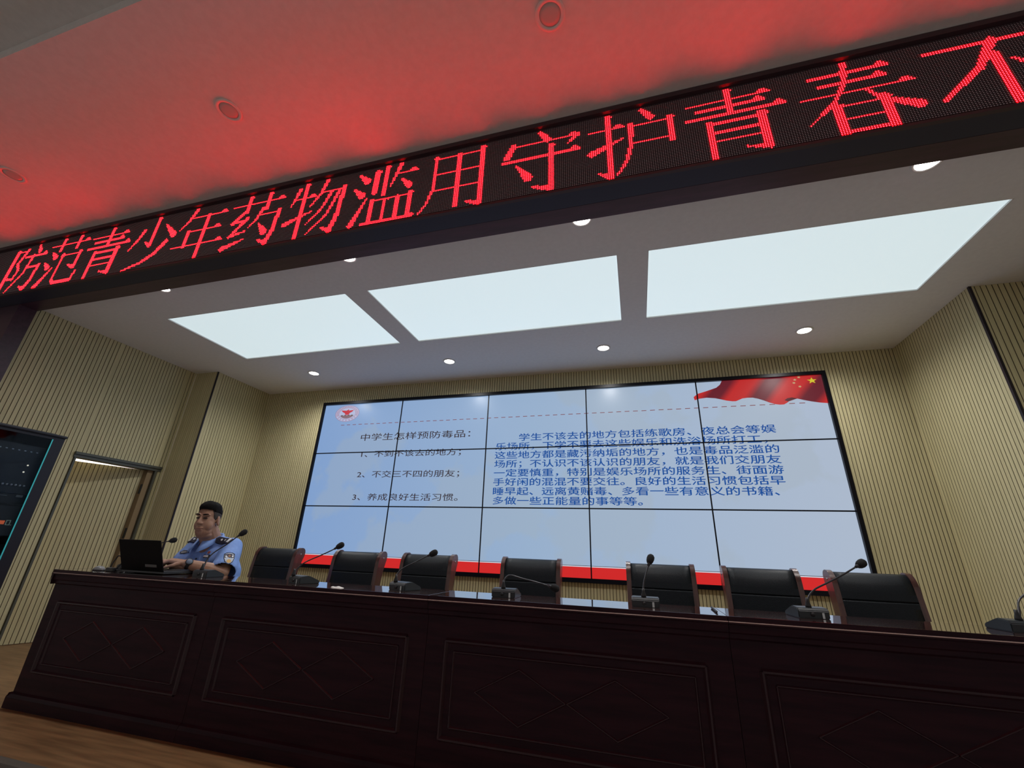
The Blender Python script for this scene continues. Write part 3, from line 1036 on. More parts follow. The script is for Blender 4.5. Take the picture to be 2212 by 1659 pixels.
# ---------------------------------------------------------------- gooseneck microphones
def make_mic(label, bx, by, path, rz=0.0):
    t = thing('gooseneck_microphone', label, 'microphone', (bx, by, DTOP), rz, 'gooseneck microphones on the rostrum')
    Ri = Matrix.Rotation(-rz, 3, 'Z')

    def loc(p):
        return Ri @ (Vector(p) - Vector((bx, by, DTOP)))
    b = MB()
    b.prism([(-0.040, 0.0), (-0.042, 0.030), (-0.034, 0.040), (0.012, 0.044), (0.030, 0.038), (0.085, 0.016), (0.088, 0.0)], 'X', -0.062, 0.062)
    bmesh.ops.bevel(b.bm, geom=list(b.bm.edges), offset=0.003, segments=2, affect='EDGES')
    base = b.build('mic_base', M_MICGREY, t)
    b = MB()
    b.box(0.030, 0.039, -0.0445, -0.040, 0.002, 0.024)
    b.build('cable_tab', M_STEEL, base)
    b = MB()
    b.lathe([(0.001, -0.046), (0.008, -0.046), (0.008, -0.039), (0.001, -0.039)], (-0.006, 0, 0.016), 14, axis='Y')
    b.build('jack', M_BLACK, base)
    b = MB()
    b.lathe([(0.012, 0.040), (0.011, 0.050), (0.006, 0.066), (0.0055, 0.078)], (loc(path[0]).x, loc(path[0]).y, 0), 16)
    b.build('neck_socket', M_BLACK, t)
    sp = smooth_path([loc(p) for p in path])
    sp[0].z = 0.045
    d = (sp[-1] - sp[-3]).normalized()
    head = sp[-1]
    b = MB()
    b.tube([p for p in sp[:-1]] + [head - d * 0.020], [0.0045] * (len(sp) // 3) + [0.0036] * (len(sp) - len(sp) // 3), 8)
    b.build('gooseneck', M_MICNECK, t)
    b = MB()
    b.tube([head - d * 0.034, head - d * 0.022, head - d * 0.012], [0.006, 0.0075, 0.009], 12)
    b.build('capsule_collar', M_MICNECK, t)
    b = MB()
    q = Vector((0, 0, 1)).rotation_difference(d)
    pr = [(0.004, -0.022), (0.012, -0.019), (0.0165, -0.008), (0.0185, 0.006), (0.017, 0.018), (0.011, 0.026), (0.003, 0.029)]
    b.lathe(pr, (0, 0, 0), 20)
    b.transform(Matrix.Translation(head) @ q.to_matrix().to_4x4())
    b.build('windscreen', M_FOAM, t)
    return t


MICS = [
 ('black gooseneck microphone standing behind the open laptop', 0.620, -2.320, [(0.612, -2.335, .80), (0.613, -2.33, 0.850), (0.645, -2.322, 0.900), (0.725, -2.314, 0.935), (0.825, -2.305, 0.962), (0.922, -2.298, 0.983)], 0.0),
 ('black gooseneck microphone crossing the chest of the seated officer', 1.415, -2.400, [(1.400, -2.42, .80), (1.387, -2.40, 0.838), (1.381, -2.38, 0.885), (1.402, -2.36, 0.925), (1.460, -2.34, 0.972), (1.506, -2.32, 1.020), (1.527, -2.30, 1.046)], -0.05),
 ('gooseneck microphone with its foam head over the chair left of the screen seam', 2.150, -2.400, [(2.109, -2.42, .80), (2.100, -2.40, 0.835), (2.108, -2.38, 0.866), (2.134, -2.36, 0.893), (2.203, -2.34, 0.927), (2.267, -2.32, 0.961), (2.306, -2.30, 0.988)], -0.35),
 ('gooseneck microphone leaning right with its foam head before the third chair back', 2.828, -2.400, [(2.794, -2.42, .80), (2.780, -2.40, 0.829), (2.780, -2.38, 0.858), (2.803, -2.36, 0.886), (2.857, -2.34, 0.916), (2.913, -2.32, 0.948), (2.947, -2.30, 0.967)], -0.30),
 ('gooseneck microphone bent over and drooping to the right in front of middle chair', 3.425, -2.400, [(3.419, -2.42, .80), (3.415, -2.407, 0.838), (3.424, -2.394, 0.866), (3.447, -2.381, 0.877), (3.510, -2.369, 0.863), (3.582, -2.356, 0.849), (3.644, -2.343, 0.834), (3.668, -2.33, 0.826)], 0.0),
 ('gooseneck microphone standing nearly upright in front of the fifth chair', 4.120, -2.400, [(4.114, -2.42, .80), (4.114, -2.404, 0.841), (4.120, -2.388, 0.877), (4.132, -2.372, 0.914), (4.146, -2.356, 0.950), (4.158, -2.34, 0.980)], 0.0),
 ('gooseneck microphone before the right end chair, its head at the screen corner', 4.800, -2.400, [(4.796, -2.42, .80), (4.800, -2.407, 0.828), (4.814, -2.394, 0.857), (4.845, -2.381, 0.885), (4.900, -2.369, 0.912), (4.974, -2.356, 0.949), (5.036, -2.343, 0.983), (5.064, -2.33, 0.997)], 0.15),
 ('gooseneck microphone cut by the right edge of the picture on the last desk', 5.520, -2.400, [(5.509, -2.42, .80), (5.530, -2.402, 0.843), (5.550, -2.384, 0.879), (5.586, -2.366, 0.903), (5.639, -2.348, 0.928), (5.712, -2.33, 0.963)], 0.1),
]
for (lb, bx, by, pth, rz) in MICS:
    make_mic(lb, bx, by, pth, rz)


# ---------------------------------------------------------------- laptop and small things on the desk
lt = thing('laptop', 'open black laptop in front of the seated officer, lid back to the hall', 'laptop', (0.952, -2.46, DTOP))
b = MB()
b.box(-0.185, 0.185, 0.0, 0.235, 0.004, 0.022, bevel=0.003)
b.build('base', mat('laptop_base', (0.06, 0.062, 0.066), 0.4, metal=0.5), lt)
b = MB()
b.box(-0.165, 0.165, 0.03, 0.13, 0.0222, 0.0238)
b.build('keyboard', M_BLACK, lt)
LT = Matrix.Translation((0, 0.002, 0.018)) @ Matrix.Rotation(math.radians(23), 4, 'X')
b = MB()
b.box(-0.185, 0.185, -0.007, 0.0, 0.0, 0.205, M=LT, bevel=0.0025)
lid = b.build('lid', mat('laptop_black', (0.006, 0.0055, 0.006), 0.6, spec=0.12), lt)
b = MB()
b.box(0.035, 0.135, -0.0078, -0.0066, 0.030, 0.047, M=LT)
b.build('sticker', mat('sticker_grey', (0.16, 0.165, 0.165), 0.5), lid)
b = MB()
b.box(-0.170, 0.170, 0.0002, 0.0008, 0.018, 0.195, M=LT)
b.build('screen', mat('laptop_screen', (0.02, 0.02, 0.02), 0.2, emit=(0.25, 0.33, 0.5), estr=0.9), lt)

t = thing('computer_mouse', 'small grey and black mouse left of the laptop at desk end', 'mouse', (0.545, -2.455, DTOP))
b = MB()
b.ell((0, 0, 0.004), (0.040, 0.030, 0.026))
bmesh.ops.bisect_plane(b.bm, geom=list(b.bm.verts) + list(b.bm.edges) + list(b.bm.faces), plane_co=(0, 0, 0), plane_no=(0, 0, -1), clear_outer=True)
b.build('shell', mat('mouse_grey', (0.17, 0.18, 0.19), 0.35), t)
b = MB()
b.lathe([(0.030, 0.0), (0.0365, 0.001), (0.0365, 0.006), (0.030, 0.009)], (0, 0, 0), 28)
for v in b.bm.verts:
    v.co.x *= 1.13
    v.co.y *= 0.86
b.build('side_grip', M_BLACK, t)

b = MB()
b.tube(smooth_path([(0.635, -2.44, DTOP + .006), (0.625, -2.44, DTOP + 0.035), (0.632, -2.43, DTOP + 0.080), (0.645, -2.425, DTOP + 0.098), (0.690, -2.42, DTOP + 0.080), (0.740, -2.42, DTOP + 0.066), (0.765, -2.41, DTOP + 0.03), (0.76, -2.40, DTOP + .006)]), 0.004, 8)
b.tube(smooth_path([(0.60, -2.43, DTOP + .010), (0.66, -2.44, DTOP + 0.010), (0.700, -2.45, DTOP + 0.024), (0.715, -2.44, DTOP + 0.052), (0.745, -2.43, DTOP + 0.070), (0.765, -2.42, DTOP + .05)]), 0.0045, 8)
tag(b.build('power_cable', mat('cable_black', (0.012, 0.010, 0.010), 0.5)), 'black looped cable rising beside the laptop lid', 'cable')
t = thing('cable_adapter', 'small black adapter block lying between mouse and laptop', 'adapter', (0.665, -2.455, DTOP))
b = MB()
b.box(-0.034, 0.034, -0.018, 0.018, 0, 0.024, bevel=0.004)
b.build('housing', M_BLACK, t)
b = MB()
b.tube([(0.034, 0, .012), (0.05, 0.0, .011), (0.058, 0.002, .008)], 0.004, 8)
b.build('plug', M_BLACK, t)

b = MB()
pp = [(math.cos(2 * PI * k / 18) * (1 + .12 * math.sin(5 * k)), math.sin(2 * PI * k / 18) * (1 + .1 * math.cos(3 * k))) for k in range(18)]
b.ell((0, 0, 0.0), (0.040, 0.022, 0.0065), nu=18, nv=10)
for v in b.bm.verts:
    v.co.z = abs(v.co.z) * (1 + .3 * math.sin(v.co.x * 160 + v.co.y * 90)) + 0.0005
    v.co.x *= 1 + .12 * math.sin(v.co.y * 230)
o = b.build('tissue', mat('tissue_white', (0.72, 0.70, 0.67), 0.9), None, (2.492, -2.515, DTOP))
tag(o, 'small crumpled white tissue on the desk edge before the second chair', 'tissue')

b = MB()
b.tube([(4.424, -2.290, DTOP + .005), (4.422, -2.38, DTOP + .005), (4.419, -2.470, DTOP + .005), (4.4185, -2.482, DTOP + .005)], [0.0048, 0.0048, 0.0048, 0.0012], 10)
tag(b.build('pen', M_BLACK), 'thin black pen lying on the desk between fifth and sixth chairs', 'pen')

# ---------------------------------------------------------------- equipment rack at the left wall
RX, RY0, RY1, RZ = -0.85, -2.86, -2.208, 1.800
rk = thing('equipment_rack', 'tall black equipment rack with glass door by the left wall', 'rack', (RX, (RY0 + RY1) / 2, 0))
hw = (RY1 - RY0) / 2
b = MB()
b.box(-0.52, -0.50, -hw, hw, 0.0, RZ)
b.box(-0.52, -0.012, -hw, -hw + 0.02, 0.0, RZ)
b.box(-0.52, -0.012, hw - 0.02, hw, 0.0, RZ)
b.box(-0.52, -0.012, -hw, hw, RZ - 0.02, RZ)
b.box(-0.52, -0.012, -hw, hw, 0.0, 0.05)
M_RACK = mat('rack_black', (0.014, 0.014, 0.022), 0.4, metal=0.3)
b.build('carcass', M_RACK, rk)
b = MB()
b.box(-0.50, 0.012, -hw - 0.01, hw + 0.008, RZ, RZ + 0.026, bevel=0.010)
b.build('top_cap', M_RACK, rk)
b = MB()
b.box(-0.50, -0.10, -hw, hw - 0.02, RZ + 0.026, RZ + 0.046, bevel=0.004)
b.build('vent_cover', M_RACK, rk)
b = MB()
DWD = 0.082
b.box(-0.012, 0.0, hw - DWD, hw, 0.02, RZ)
b.box(-0.012, 0.0, -hw, -hw + DWD, 0.02, RZ)
b.box(-0.012, 0.0, -hw + DWD, hw - DWD, 0.02, 0.07)
b.box(-0.012, 0.0, -hw + DWD, hw - DWD, RZ - 0.022, RZ)
dr = b.build('door', M_RACK, rk)
gm = mat('rack_glass', (0.6, 0.66, 0.7), 0.03)
gm.node_tree.nodes['Principled BSDF'].inputs['Transmission Weight'].default_value = 1.0
gm.node_tree.nodes['Principled BSDF'].inputs['IOR'].default_value = 1.2
b = MB()
b.box(-0.009, -0.005, -hw + DWD, hw - DWD, 0.07, RZ - 0.022)
b.build('door_glass', gm, dr)
b = MB()
b.box(0.0, 0.003, hw - DWD - 0.007, hw - DWD + 0.001, 0.03, RZ - 0.022)
b.build('edge_strip', mat('rack_strip_teal', (0.03, 0.36, 0.40), 0.4, emit=(0.03, 0.26, 0.28), estr=0.45), dr)  # teal glow stands in for light reflected at the door edge

M_UNIT = mat('rack_unit_face', (0.045, 0.052, 0.062), 0.45, metal=0.3)
M_UNITK = mat('rack_unit_black', (0.012, 0.012, 0.016), 0.4)
M_KNOB = mat('knob_silver', (0.62, 0.64, 0.70), 0.3, metal=0.6)
UY = (RY0 + RY1) / 2
uw = hw - 0.03
def rack_unit(name, label, cat, z0, z1, m):
    t = thing(name, label, cat, (RX - 0.05, UY, z0))
    b = MB()
    b.box(-0.34, 0, -uw, uw, 0.0, z1 - z0)
    b.build('case', m, t)
    return t
t = rack_unit('audio_mixer', 'grey mixer behind the rack glass with a row of silver knobs', 'mixer', 1.30, 1.70, M_UNIT)
for k in range(8):
    b = MB()
    b.lathe([(0.0085, 0), (0.0080, 0.012), (0.006, 0.014), (0.001, 0.014)], (0.0, uw - 0.087 - 0.0272 * k, 0.066), 14, axis='X')
    b.build('knob', M_KNOB, t)
for k in range(7):
    b = MB()
    b.box(0, 0.004, uw - 0.10 - 0.040 * k, uw - 0.088 - 0.040 * k, 0.345, 0.352)
    b.build('button', M_KNOB, t)
for (y_, z_) in ((uw - 0.117, 0.235), (uw - 0.125, 0.177)):
    b = MB()
    b.lathe([(0.006, 0), (0.006, 0.003), (0.001, 0.004)], (0, y_, z_), 10, axis='X')
    b.build('indicator_light', mat('indicator_white', (0.6, 0.6, 0.6), 0.4, emit=(1, 0.9, 0.7), estr=0.9), t)
t = rack_unit('power_amplifier', 'black amplifier in the rack just below the knob row', 'amplifier', 1.215, 1.295, M_UNITK)
b = MB()
b.box(0, 0.004, uw - 0.105, uw - 0.062, 0.058, 0.076)
b.build('name_plate', mat('plate_grey', (0.26, 0.28, 0.29), 0.5), t)
b = MB()
b.box(0, 0.003, uw - 0.36, uw - 0.16, 0.062, 0.066)
b.build('slot', mat('slot_grey', (0.2, 0.21, 0.22), 0.5), t)
t = rack_unit('wireless_receiver', 'black receiver in the rack with an orange display strip', 'receiver', 0.97, 1.20, M_UNITK)
b = MB()
b.box(0, 0.003, uw - 0.19, uw - 0.103, 0.085, 0.114)
b.build('orange_display', mat('display_orange', (0.5, 0.1, 0.03), 0.4, emit=(0.75, 0.13, 0.04), estr=0.6), t)
b = MB()
y_, z_ = uw - 0.094, 0.080
for (a, c, d_, e) in ((0, 0.028, 0, 0.005), (0, 0.028, 0.035, 0.040), (0, 0.005, 0, 0.040), (0.023, 0.028, 0, 0.040), (0.034, 0.039, 0, 0.005)):
    b.box(0, 0.003, y_ + a, y_ + c, z_ + d_, z_ + e)
b.build('digit', mat('digit_grey', (0.2, 0.24, 0.22), 0.4, emit=(0.2, 0.26, 0.22), estr=0.35), t)
t = rack_unit('patch_bay', 'dark panel at the bottom of the equipment rack', 'rack panel', 0.30, 0.90, M_UNIT)
# ---------------------------------------------------------------- the seated officer
def fuse(mb, voxel, smooth=6, name='tmp'):
    """one continuous skin over overlapping limbs"""
    o = mb.build(name, [], None)
    md = o.modifiers.new('r', 'REMESH')
    md.mode = 'VOXEL'
    md.voxel_size = voxel
    md.use_smooth_shade = True
    if smooth:
        s_ = o.modifiers.new('s', 'SMOOTH')
        s_.factor = 0.5
        s_.iterations = smooth
    dg = bpy.context.evaluated_depsgraph_get()
    me = bpy.data.meshes.new_from_object(o.evaluated_get(dg))
    bpy.data.objects.remove(o)
    for p in me.polygons:
        p.use_smooth = True
    return me


def place(me, name, m, parent):
    me.materials.clear()
    me.materials.append(m)
    o = bpy.data.objects.new(name, me)
    COL.objects.link(o)
    o.parent = parent
    o.location = -parent.location
    return o


M_SKIN = noise_mix(mat('skin', (0.36, 0.20, 0.13), 0.5), (0.33, 0.180, 0.115), (0.40, 0.225, 0.150), (1, 1, 1), 30.0)
M_SHIRT = noise_mix(mat('uniform_blue', (0.20, 0.34, 0.72), 0.75), (0.185, 0.320, 0.700), (0.215, 0.360, 0.745), (1, 1, 1), 40.0)
M_NAVY = mat('uniform_navy', (0.012, 0.013, 0.032), 0.6)
M_HAIR = noise_mix(mat('hair_black', (0.006, 0.005, 0.005), 0.8, spec=0.1), (0.004, 0.004, 0.004), (0.011, 0.010, 0.010), (1, 1, 1), 300.0, bump=0.3)
M_STUBBLE = mat('hair_cropped', (0.045, 0.038, 0.034), 0.8)
M_EYE = mat('eye_dark', (0.012, 0.008, 0.006), 0.25)
M_LIP = mat('lip', (0.20, 0.075, 0.06), 0.5)
M_SILVER = mat('insignia_silver', (0.75, 0.76, 0.78), 0.4)
M_TROUSER = mat('trouser_navy', (0.012, 0.014, 0.026), 0.8)

per = thing('person', 'seated man in light blue uniform shirt typing on the laptop', 'person', (0.97, -1.75, 0.0))
SHL, SHR = Vector((1.150, -2.005, 0.950)), Vector((0.835, -2.020, 0.950))
ELL, ELR = Vector((1.258, -2.135, 0.782)), Vector((0.850, -2.130, 0.800))
WRL, WRR = Vector((1.105, -2.295, 0.838)), Vector((0.930, -2.262, 0.836))
HC = Vector((0.990, -2.130, 1.138))
HR = Matrix.Rotation(math.radians(16), 3, 'Z') @ Matrix.Rotation(math.radians(4), 3, 'X')


HS = (0.90, 0.92, 1.15)


def hd(x, y, z):
    return HC + HR @ Vector((x * HS[0], y * HS[1], z * HS[2]))


HE = HR.to_euler()
b = MB()
# head
b.ell(hd(0, .012, .035), (.068, .086, .086), HE)
b.ell(hd(0, -.020, -.018), (.0625, .064, .097), HE)
b.ell(hd(0, -.022, -.070), (.056, .054, .046), HE)
b.ell(hd(0, -.006, -.092), (.055, .052, .034), HE)
for s_ in (-1, 1):
    b.ell(hd(s_ * .040, -.042, -.034), (.028, .030, .044), HE)
    b.ell(hd(s_ * .031, -.074, .030), (.028, .016, .010), HE)
    b.ell(hd(s_ * .013, -.093, -.022), (.0105, .011, .009), HE)
    e_ = HR @ Matrix.Rotation(s_ * math.radians(18), 3, 'Z')
    b.ell(hd(s_ * .077, .014, -.006), (.0085, .021, .033), e_.to_euler())
    b.ell(hd(s_ * .079, .020, -.028), (.008, .012, .012), e_.to_euler())
b.capsule(hd(0, -.082, .020), hd(0, -.103, -.018), .008, .0135)
b.ell(hd(0, -.084, -.050), (.026, .013, .009), HE)
b.ell(hd(0, -.082, -.062), (.022, .012, .008), HE)
# neck and slim torso under the shirt
NB = Vector((0.965, -2.035, 0.985))
b.capsule(hd(0, .022, -.060), NB, .066, .072)
b.capsule(NB + Vector((0, .01, -.05)), (0.960, -1.93, .72), .080, .110)
b.capsule((0.960, -1.93, .72), (0.962, -1.80, .56), .110, .120)
b.capsule(SHL, SHR, .052, .052)
b.capsule(SHL, ELL, .050, .043)
b.capsule(SHR, ELR, .050, .043)
b.capsule(ELL, ELL.lerp(WRL, .35), .042, .046)
b.capsule(ELL.lerp(WRL, .35), WRL, .046, .029)
b.capsule(ELR, ELR.lerp(WRR, .35), .042, .046)
b.capsule(ELR.lerp(WRR, .35), WRR, .046, .029)


def hand(mb, W, d, n, side):
    """W wrist, d pointing direction, n back-of-hand normal, side=+1 thumb towards d x n"""
    d = Vector(d).normalized()
    n = Vector(n)
    n = (n - d * n.dot(d)).normalized()
    s = d.cross(n) * side
    kn = []
    for k in range(4):
        off = (0.026 - 0.0178 * k)
        L = (0.083, 0.087, 0.082, 0.074)[k]
        q = W + d * L + s * off + n * (0.006 - 0.003 * abs(k - 1))
        mb.capsule(W + d * 0.008 + s * off * .62, q, .0175, .0125, 10)
        kn.append(q)
    mb.ell(W + d * 0.045, (.036, .036, .017), (0, 0, 0), 14, 10)
    for k, q in enumerate(kn):
        l1, l2, l3 = [(.040, .026, .020), (.045, .029, .021), (.042, .027, .020), (.033, .021, .018)][k]
        spread = s * (0.10 - 0.07 * k)
        v1 = (d * .86 - n * .50 + spread).normalized()
        v2 = (d * .45 - n * .88 + spread).normalized()
        v3 = (d * .12 - n * .98 + spread).normalized()
        a1 = q + v1 * l1
        a2 = a1 + v2 * l2
        a3 = a2 + v3 * l3
        mb.capsule(q, a1, .0098, .0088, 10)
        mb.capsule(a1, a2, .0088, .0080, 10)
        mb.capsule(a2, a3, .0080, .0066, 10)
    t0 = W + d * .022 + s * .026 - n * .004
    t1 = t0 + (d * .62 + s * .62 - n * .30).normalized() * .040
    t2 = t1 + (d * .86 + s * .22 - n * .40).normalized() * .030
    t3 = t2 + (d * .90 - n * .45).normalized() * .022
    mb.capsule(t0, t1, .0150, .0115, 10)
    mb.capsule(t1, t2, .0112, .0098, 10)
    mb.capsule(t2, t3, .0098, .0075, 10)


hand(b, WRL + Vector((-.012, -.004, .004)), (-0.88, -0.42, 0.14), (-0.10, -0.20, 1.0), -1)
hand(b, WRR + Vector((.004, -.006, .002)), (0.10, -0.98, 0.10), (0.05, -0.15, 1.0), 1)
# thighs and shins under the desk
for s_ in (-1, 1):
    hp, kn_, an = Vector((0.965 + s_ * .10, -1.68, .545)), Vector((0.965 + s_ * .15, -2.10, .500)), Vector((0.965 + s_ * .14, -2.06, .09))
    b.capsule(hp, kn_, .082, .056)
    b.capsule(kn_, an, .054, .038)
    b.capsule(an + Vector((0, .02, -.04)), an + Vector((0, -.16, -.055)), .032, .026)
body = place(fuse(b, 0.0034, 5), 'body', M_SKIN, per)

# shirt
b = MB()
b.ell((0.960, -1.985, .855), (.200, .128, .165), (math.radians(-16), 0, 0))
b.ell((0.965, -1.930, .715), (.190, .145, .160), (math.radians(-14), 0, 0))
b.ell((1.045, -1.940, .730), (.130, .125, .170), (math.radians(-10), 0, 0))
b.ell((0.970, -1.83, .590), (.185, .150, .095))
b.capsule(SHL, SHR, .066, .066)
b.capsule(NB + Vector((-.06, .01, -.018)), SHR + Vector((.02, 0, .012)), .062, .052)
b.capsule(NB + Vector((.06, .01, -.018)), SHL + Vector((-.02, 0, .012)), .062, .052)
b.capsule(SHL, SHL.lerp(ELL, .86), .070, .086)
b.capsule(SHR, SHR.lerp(ELR, .80), .071, .078)
b.ell((1.08, -2.075, .86), (.075, .055, .085))
b.ell((0.86, -2.085, .86), (.075, .055, .085))
me = fuse(b, 0.0055, 10)
# open the sleeves and the neck: drop what lies past the hems
bm = bmesh.new(); bm.from_mesh(me)
for (S, E_, k) in ((SHL, ELL, .96), (SHR, ELR, .98)):
    pt = S.lerp(E_, k); n_ = (E_ - S).normalized()
    kill = [v for v in bm.verts if (v.co - pt).dot(n_) > 0 and (v.co - pt).length < .125 and (v.co - S).dot(n_) > .10]
    bmesh.ops.delete(bm, geom=kill, context='VERTS')
kill = [v for v in bm.verts if (Vector((v.co.x, v.co.y, 0)) - Vector((NB.x, NB.y - .012, 0))).length < .070 and v.co.z > .955]
bmesh.ops.delete(bm, geom=kill, context='VERTS')
# cloth folds
from mathutils import noise as mnoise
for v in bm.verts:
    q = v.co
    a = mnoise.noise(Vector((q.x * 9 + q.z * 7, q.y * 9, q.z * 16 - q.x * 5)))
    v.co = q + v.normal * (0.0065 * a * (1.0 if q.z < .93 else .35))
bm.to_mesh(me); bm.free()
shirt = place(me, 'shirt', M_SHIRT, per)
sol = shirt.modifiers.new('cloth', 'SOLIDIFY')
sol.thickness = 0.003
sol.offset = -1
bvh = BVHTree.FromPolygons([v.co.copy() for v in me.vertices], [tuple(p.vertices) for p in me.polygons])


def decal(shapes, origin, direction, up_, name, parent, mats, lift=0.003, thick=0.003):
    """thin patches laid on the cloth: shapes = [(outline in metres, slot, extra lift)]"""
    d = Vector(direction).normalized()
    u = d.cross(Vector(up_)).normalized()
    w = u.cross(d).normalized()
    mb = MB()
    for (poly, slot, ex_) in shapes:
        top, bot = [], []
        for (x, y) in poly:
            o_ = Vector(origin) + u * x + w * y - d * .3
            hit, nrm, idx, dist = bvh.ray_cast(o_, d)
            if hit is None:
                hit = Vector(origin) + u * x + w * y
            top.append(mb._v(hit - d * (lift + thick + ex_)))
            bot.append(mb._v(hit - d * (lift * .3)))
        f = mb.bm.faces.new(top); f.material_index = slot
        n_ = len(top)
        for i in range(n_):
            f = mb.bm.faces.new([top[i], bot[i], bot[(i + 1) % n_], top[(i + 1) % n_]])
            f.material_index = slot
    o = mb.build(name, mats, parent)
    o.location = (0, 0, 0)
    return o


def rect(x0, x1, y0, y1):
    return [(x0, y0), (x1, y0), (x1, y1), (x0, y1)]


def disc(cx, cy, r, n=16, sx=1.0):
    return [(cx + sx * r * math.cos(2 * PI * k / n), cy + r * math.sin(2 * PI * k / n)) for k in range(n)]


FRONT = (0.10, 1.0, -0.10)
decal([([(-.026, 0), (-.012, .013), (.012, .013), (.026, 0), (.012, -.013), (-.012, -.013)], 0, 0), (disc(0, 0, .008, 14, 2.0), 1, .001)], (0.868, -2.14, .905), FRONT, (0, 0, 1), 'chest_badge', shirt, [M_NAVY, mat('badge_grey', (0.18, 0.20, 0.22), 0.5)])
decal([(rect(-.032, .032, -.012, .012), 0, 0)] + [(rect(-.026 + .0085 * k, -.026 + .0085 * k + .006, -.006, .007), 1, .001) for k in range(6)], (1.060, -2.14, .885), FRONT, (0, 0, 1), 'name_plate', shirt, [M_NAVY, M_SILVER])
decal([(disc(0, 0, .010), 0, 0)], (1.072, -2.14, .912), FRONT, (0, 0, 1), 'red_pin', shirt, [mat('pin_red', (0.35, 0.09, 0.06), 0.4)])
decal([(rect(-.014, .014, -.19, .10), 0, 0)], (0.962, -2.14, .850), (0, 1, -0.1), (0, 0, 1), 'placket', shirt, [M_SHIRT], .001, .0015)
for z in (.925, .865, .800):
    decal([(disc(0, 0, .0058), 0, 0)], (0.962, -2.14, z), (0, 1, -0.1), (0, 0, 1), 'button', shirt, [M_NAVY], .003, .002)
for x in (0.868, 1.060):
    pk = decal([([(-.044, .02), (.044, .02), (.044, .005), (.012, -.002), (0, -.012), (-.012, -.002), (-.044, .005)], 0, 0)], (x, -2.14, .845), FRONT, (0, 0, 1), 'pocket_flap', shirt, [M_SHIRT], .001, .003)
    decal([(disc(0, -.004, .0055), 0, .003)], (x, -2.14, .845), FRONT, (0, 0, 1), 'pocket_button', shirt, [M_NAVY], .003, .002)
# shoulder boards
for (S, sg) in ((SHL, 1), (SHR, -1)):
    mid = Vector((S.x - sg * .034, S.y + .004, S.z))
    L = .060
    board = [(-L, -.022), (L, -.024), (L, .024), (-L, .022), (-L - .012, 0)] if sg > 0 else [(-L, -.024), (L, -.022), (L + .012, 0), (L, .022), (-L, .024)]
    sh = [(rect(-L + .02 * k, -L + .02 * (k + 1), -.023 + .0115 * j, -.023 + .0115 * (j + 1)), 0, .004) for k in range(6) for j in range(4)]
    sh.append(([(-sg * L, -.023), (-sg * (L + .012), 0), (-sg * L, .023)], 0, .004))
    for q in (-.020, .012):
        x = sg * q
        sh.append(([(x - .009, 0), (x, .009), (x + .009, 0), (x, -.009)], 1, .0065))
    for q in (.040, .050):
        x = sg * q
        sh.append((rect(x - .0035, x + .0035, -.020, 0), 1, .0065))
        sh.append((rect(x - .0035, x + .0035, 0, .020), 1, .0065))
    decal(sh, mid + Vector((0, -.028, 0)), (-0.10 * sg, 0.62, -0.78), (0, 0.78, 0.62), 'shoulder_board', shirt, [M_NAVY, M_SILVER], .003, .004)
# arm patch on the outer sleeve
pc = SHL.lerp(ELL, .44) + Vector((.06, -.05, 0))
K_ = 1.0
shield = [(-.034, .030), (-.020, .038), (0, .041), (.020, .038), (.034, .030), (.034, .000), (.026, -.024), (.012, -.038), (0, -.043), (-.012, -.038), (-.026, -.024), (-.034, .000)]
inner = [(x * .86, y * .86) for x, y in shield]
sh = [(shield, 0, 0), (inner, 1, .0008), ([(x * .82, y * .86) for x, y in shield if y >= -.001], 2, .0012)]
sh.append((rect(-.029, .029, -.004, .003), 3, .0016))
sh.append(([(.013 * math.sin(PI * k / 5) * (1 if k % 2 == 0 else .45), .016 + .013 * math.cos(PI * k / 5) * (1 if k % 2 == 0 else .45)) for k in range(10)], 4, .0020))
sh += [(disc(-.020, .013, .006, 10), 3, .0018), (disc(.020, .013, .006, 10), 3, .0018)]
sh.append((disc(0, -.019, .0125, 14, 1.2), 5, .0018))
sh += [(rect(-.021 + .0074 * k, -.021 + .0074 * k + .005, .027 + .004 * (1 - abs(k - 2.5) / 2.5), .032 + .004 * (1 - abs(k - 2.5) / 2.5)), 3, .0018) for k in range(6)]
decal(sh, pc, (-0.80, 0.58, -0.08), (0, 0, 1), 'arm_patch', shirt,
      [M_NAVY, mat('patch_pale', (0.50, 0.56, 0.66), 0.7), mat('patch_blue', (0.03, 0.04, 0.09), 0.7), M_SILVER, mat('patch_bronze', (0.36, 0.20, 0.11), 0.6), mat('patch_gold', (0.62, 0.38, 0.12), 0.6)], .002, .002)

# collar: stand and two points
b = MB()
cc = Vector((NB.x, NB.y - .010, 0))
n = 36
rows = []
for k in range(n + 1):
    a = math.radians(-90 + 14 + (360 - 28) * k / n)      # opening towards -Y
    ca, sa = math.cos(a), math.sin(a)
    back = (sa + 1) / 2
    f = min(k, n - k) / n
    point = max(0.0, 1 - f / 0.16)
    zt = 0.988 + .058 * back
    r_in = .071 + .004 * back
    zl = zt - .034 - .050 * point
    ro = .094 + .036 * point
    rows.append([b._v((cc.x + r_in * ca, cc.y + r_in * sa * .96, zt - .030)), b._v((cc.x + r_in * ca, cc.y + r_in * sa * .96, zt)),
                 b._v((cc.x + (r_in + .006) * ca, cc.y + (r_in + .006) * sa, zt + .003)), b._v((cc.x + ro * ca * (1 + .10 * point), cc.y + ro * sa, zl))])
for k in range(n):
    for i in range(3):
        f = b.bm.faces.new([rows[k][i], rows[k][i + 1], rows[k + 1][i + 1], rows[k + 1][i]])
        f.smooth = True
col_ = b.build('collar', M_SHIRT, shirt)
sol = col_.modifiers.new('cloth', 'SOLIDIFY')
sol.thickness = 0.004

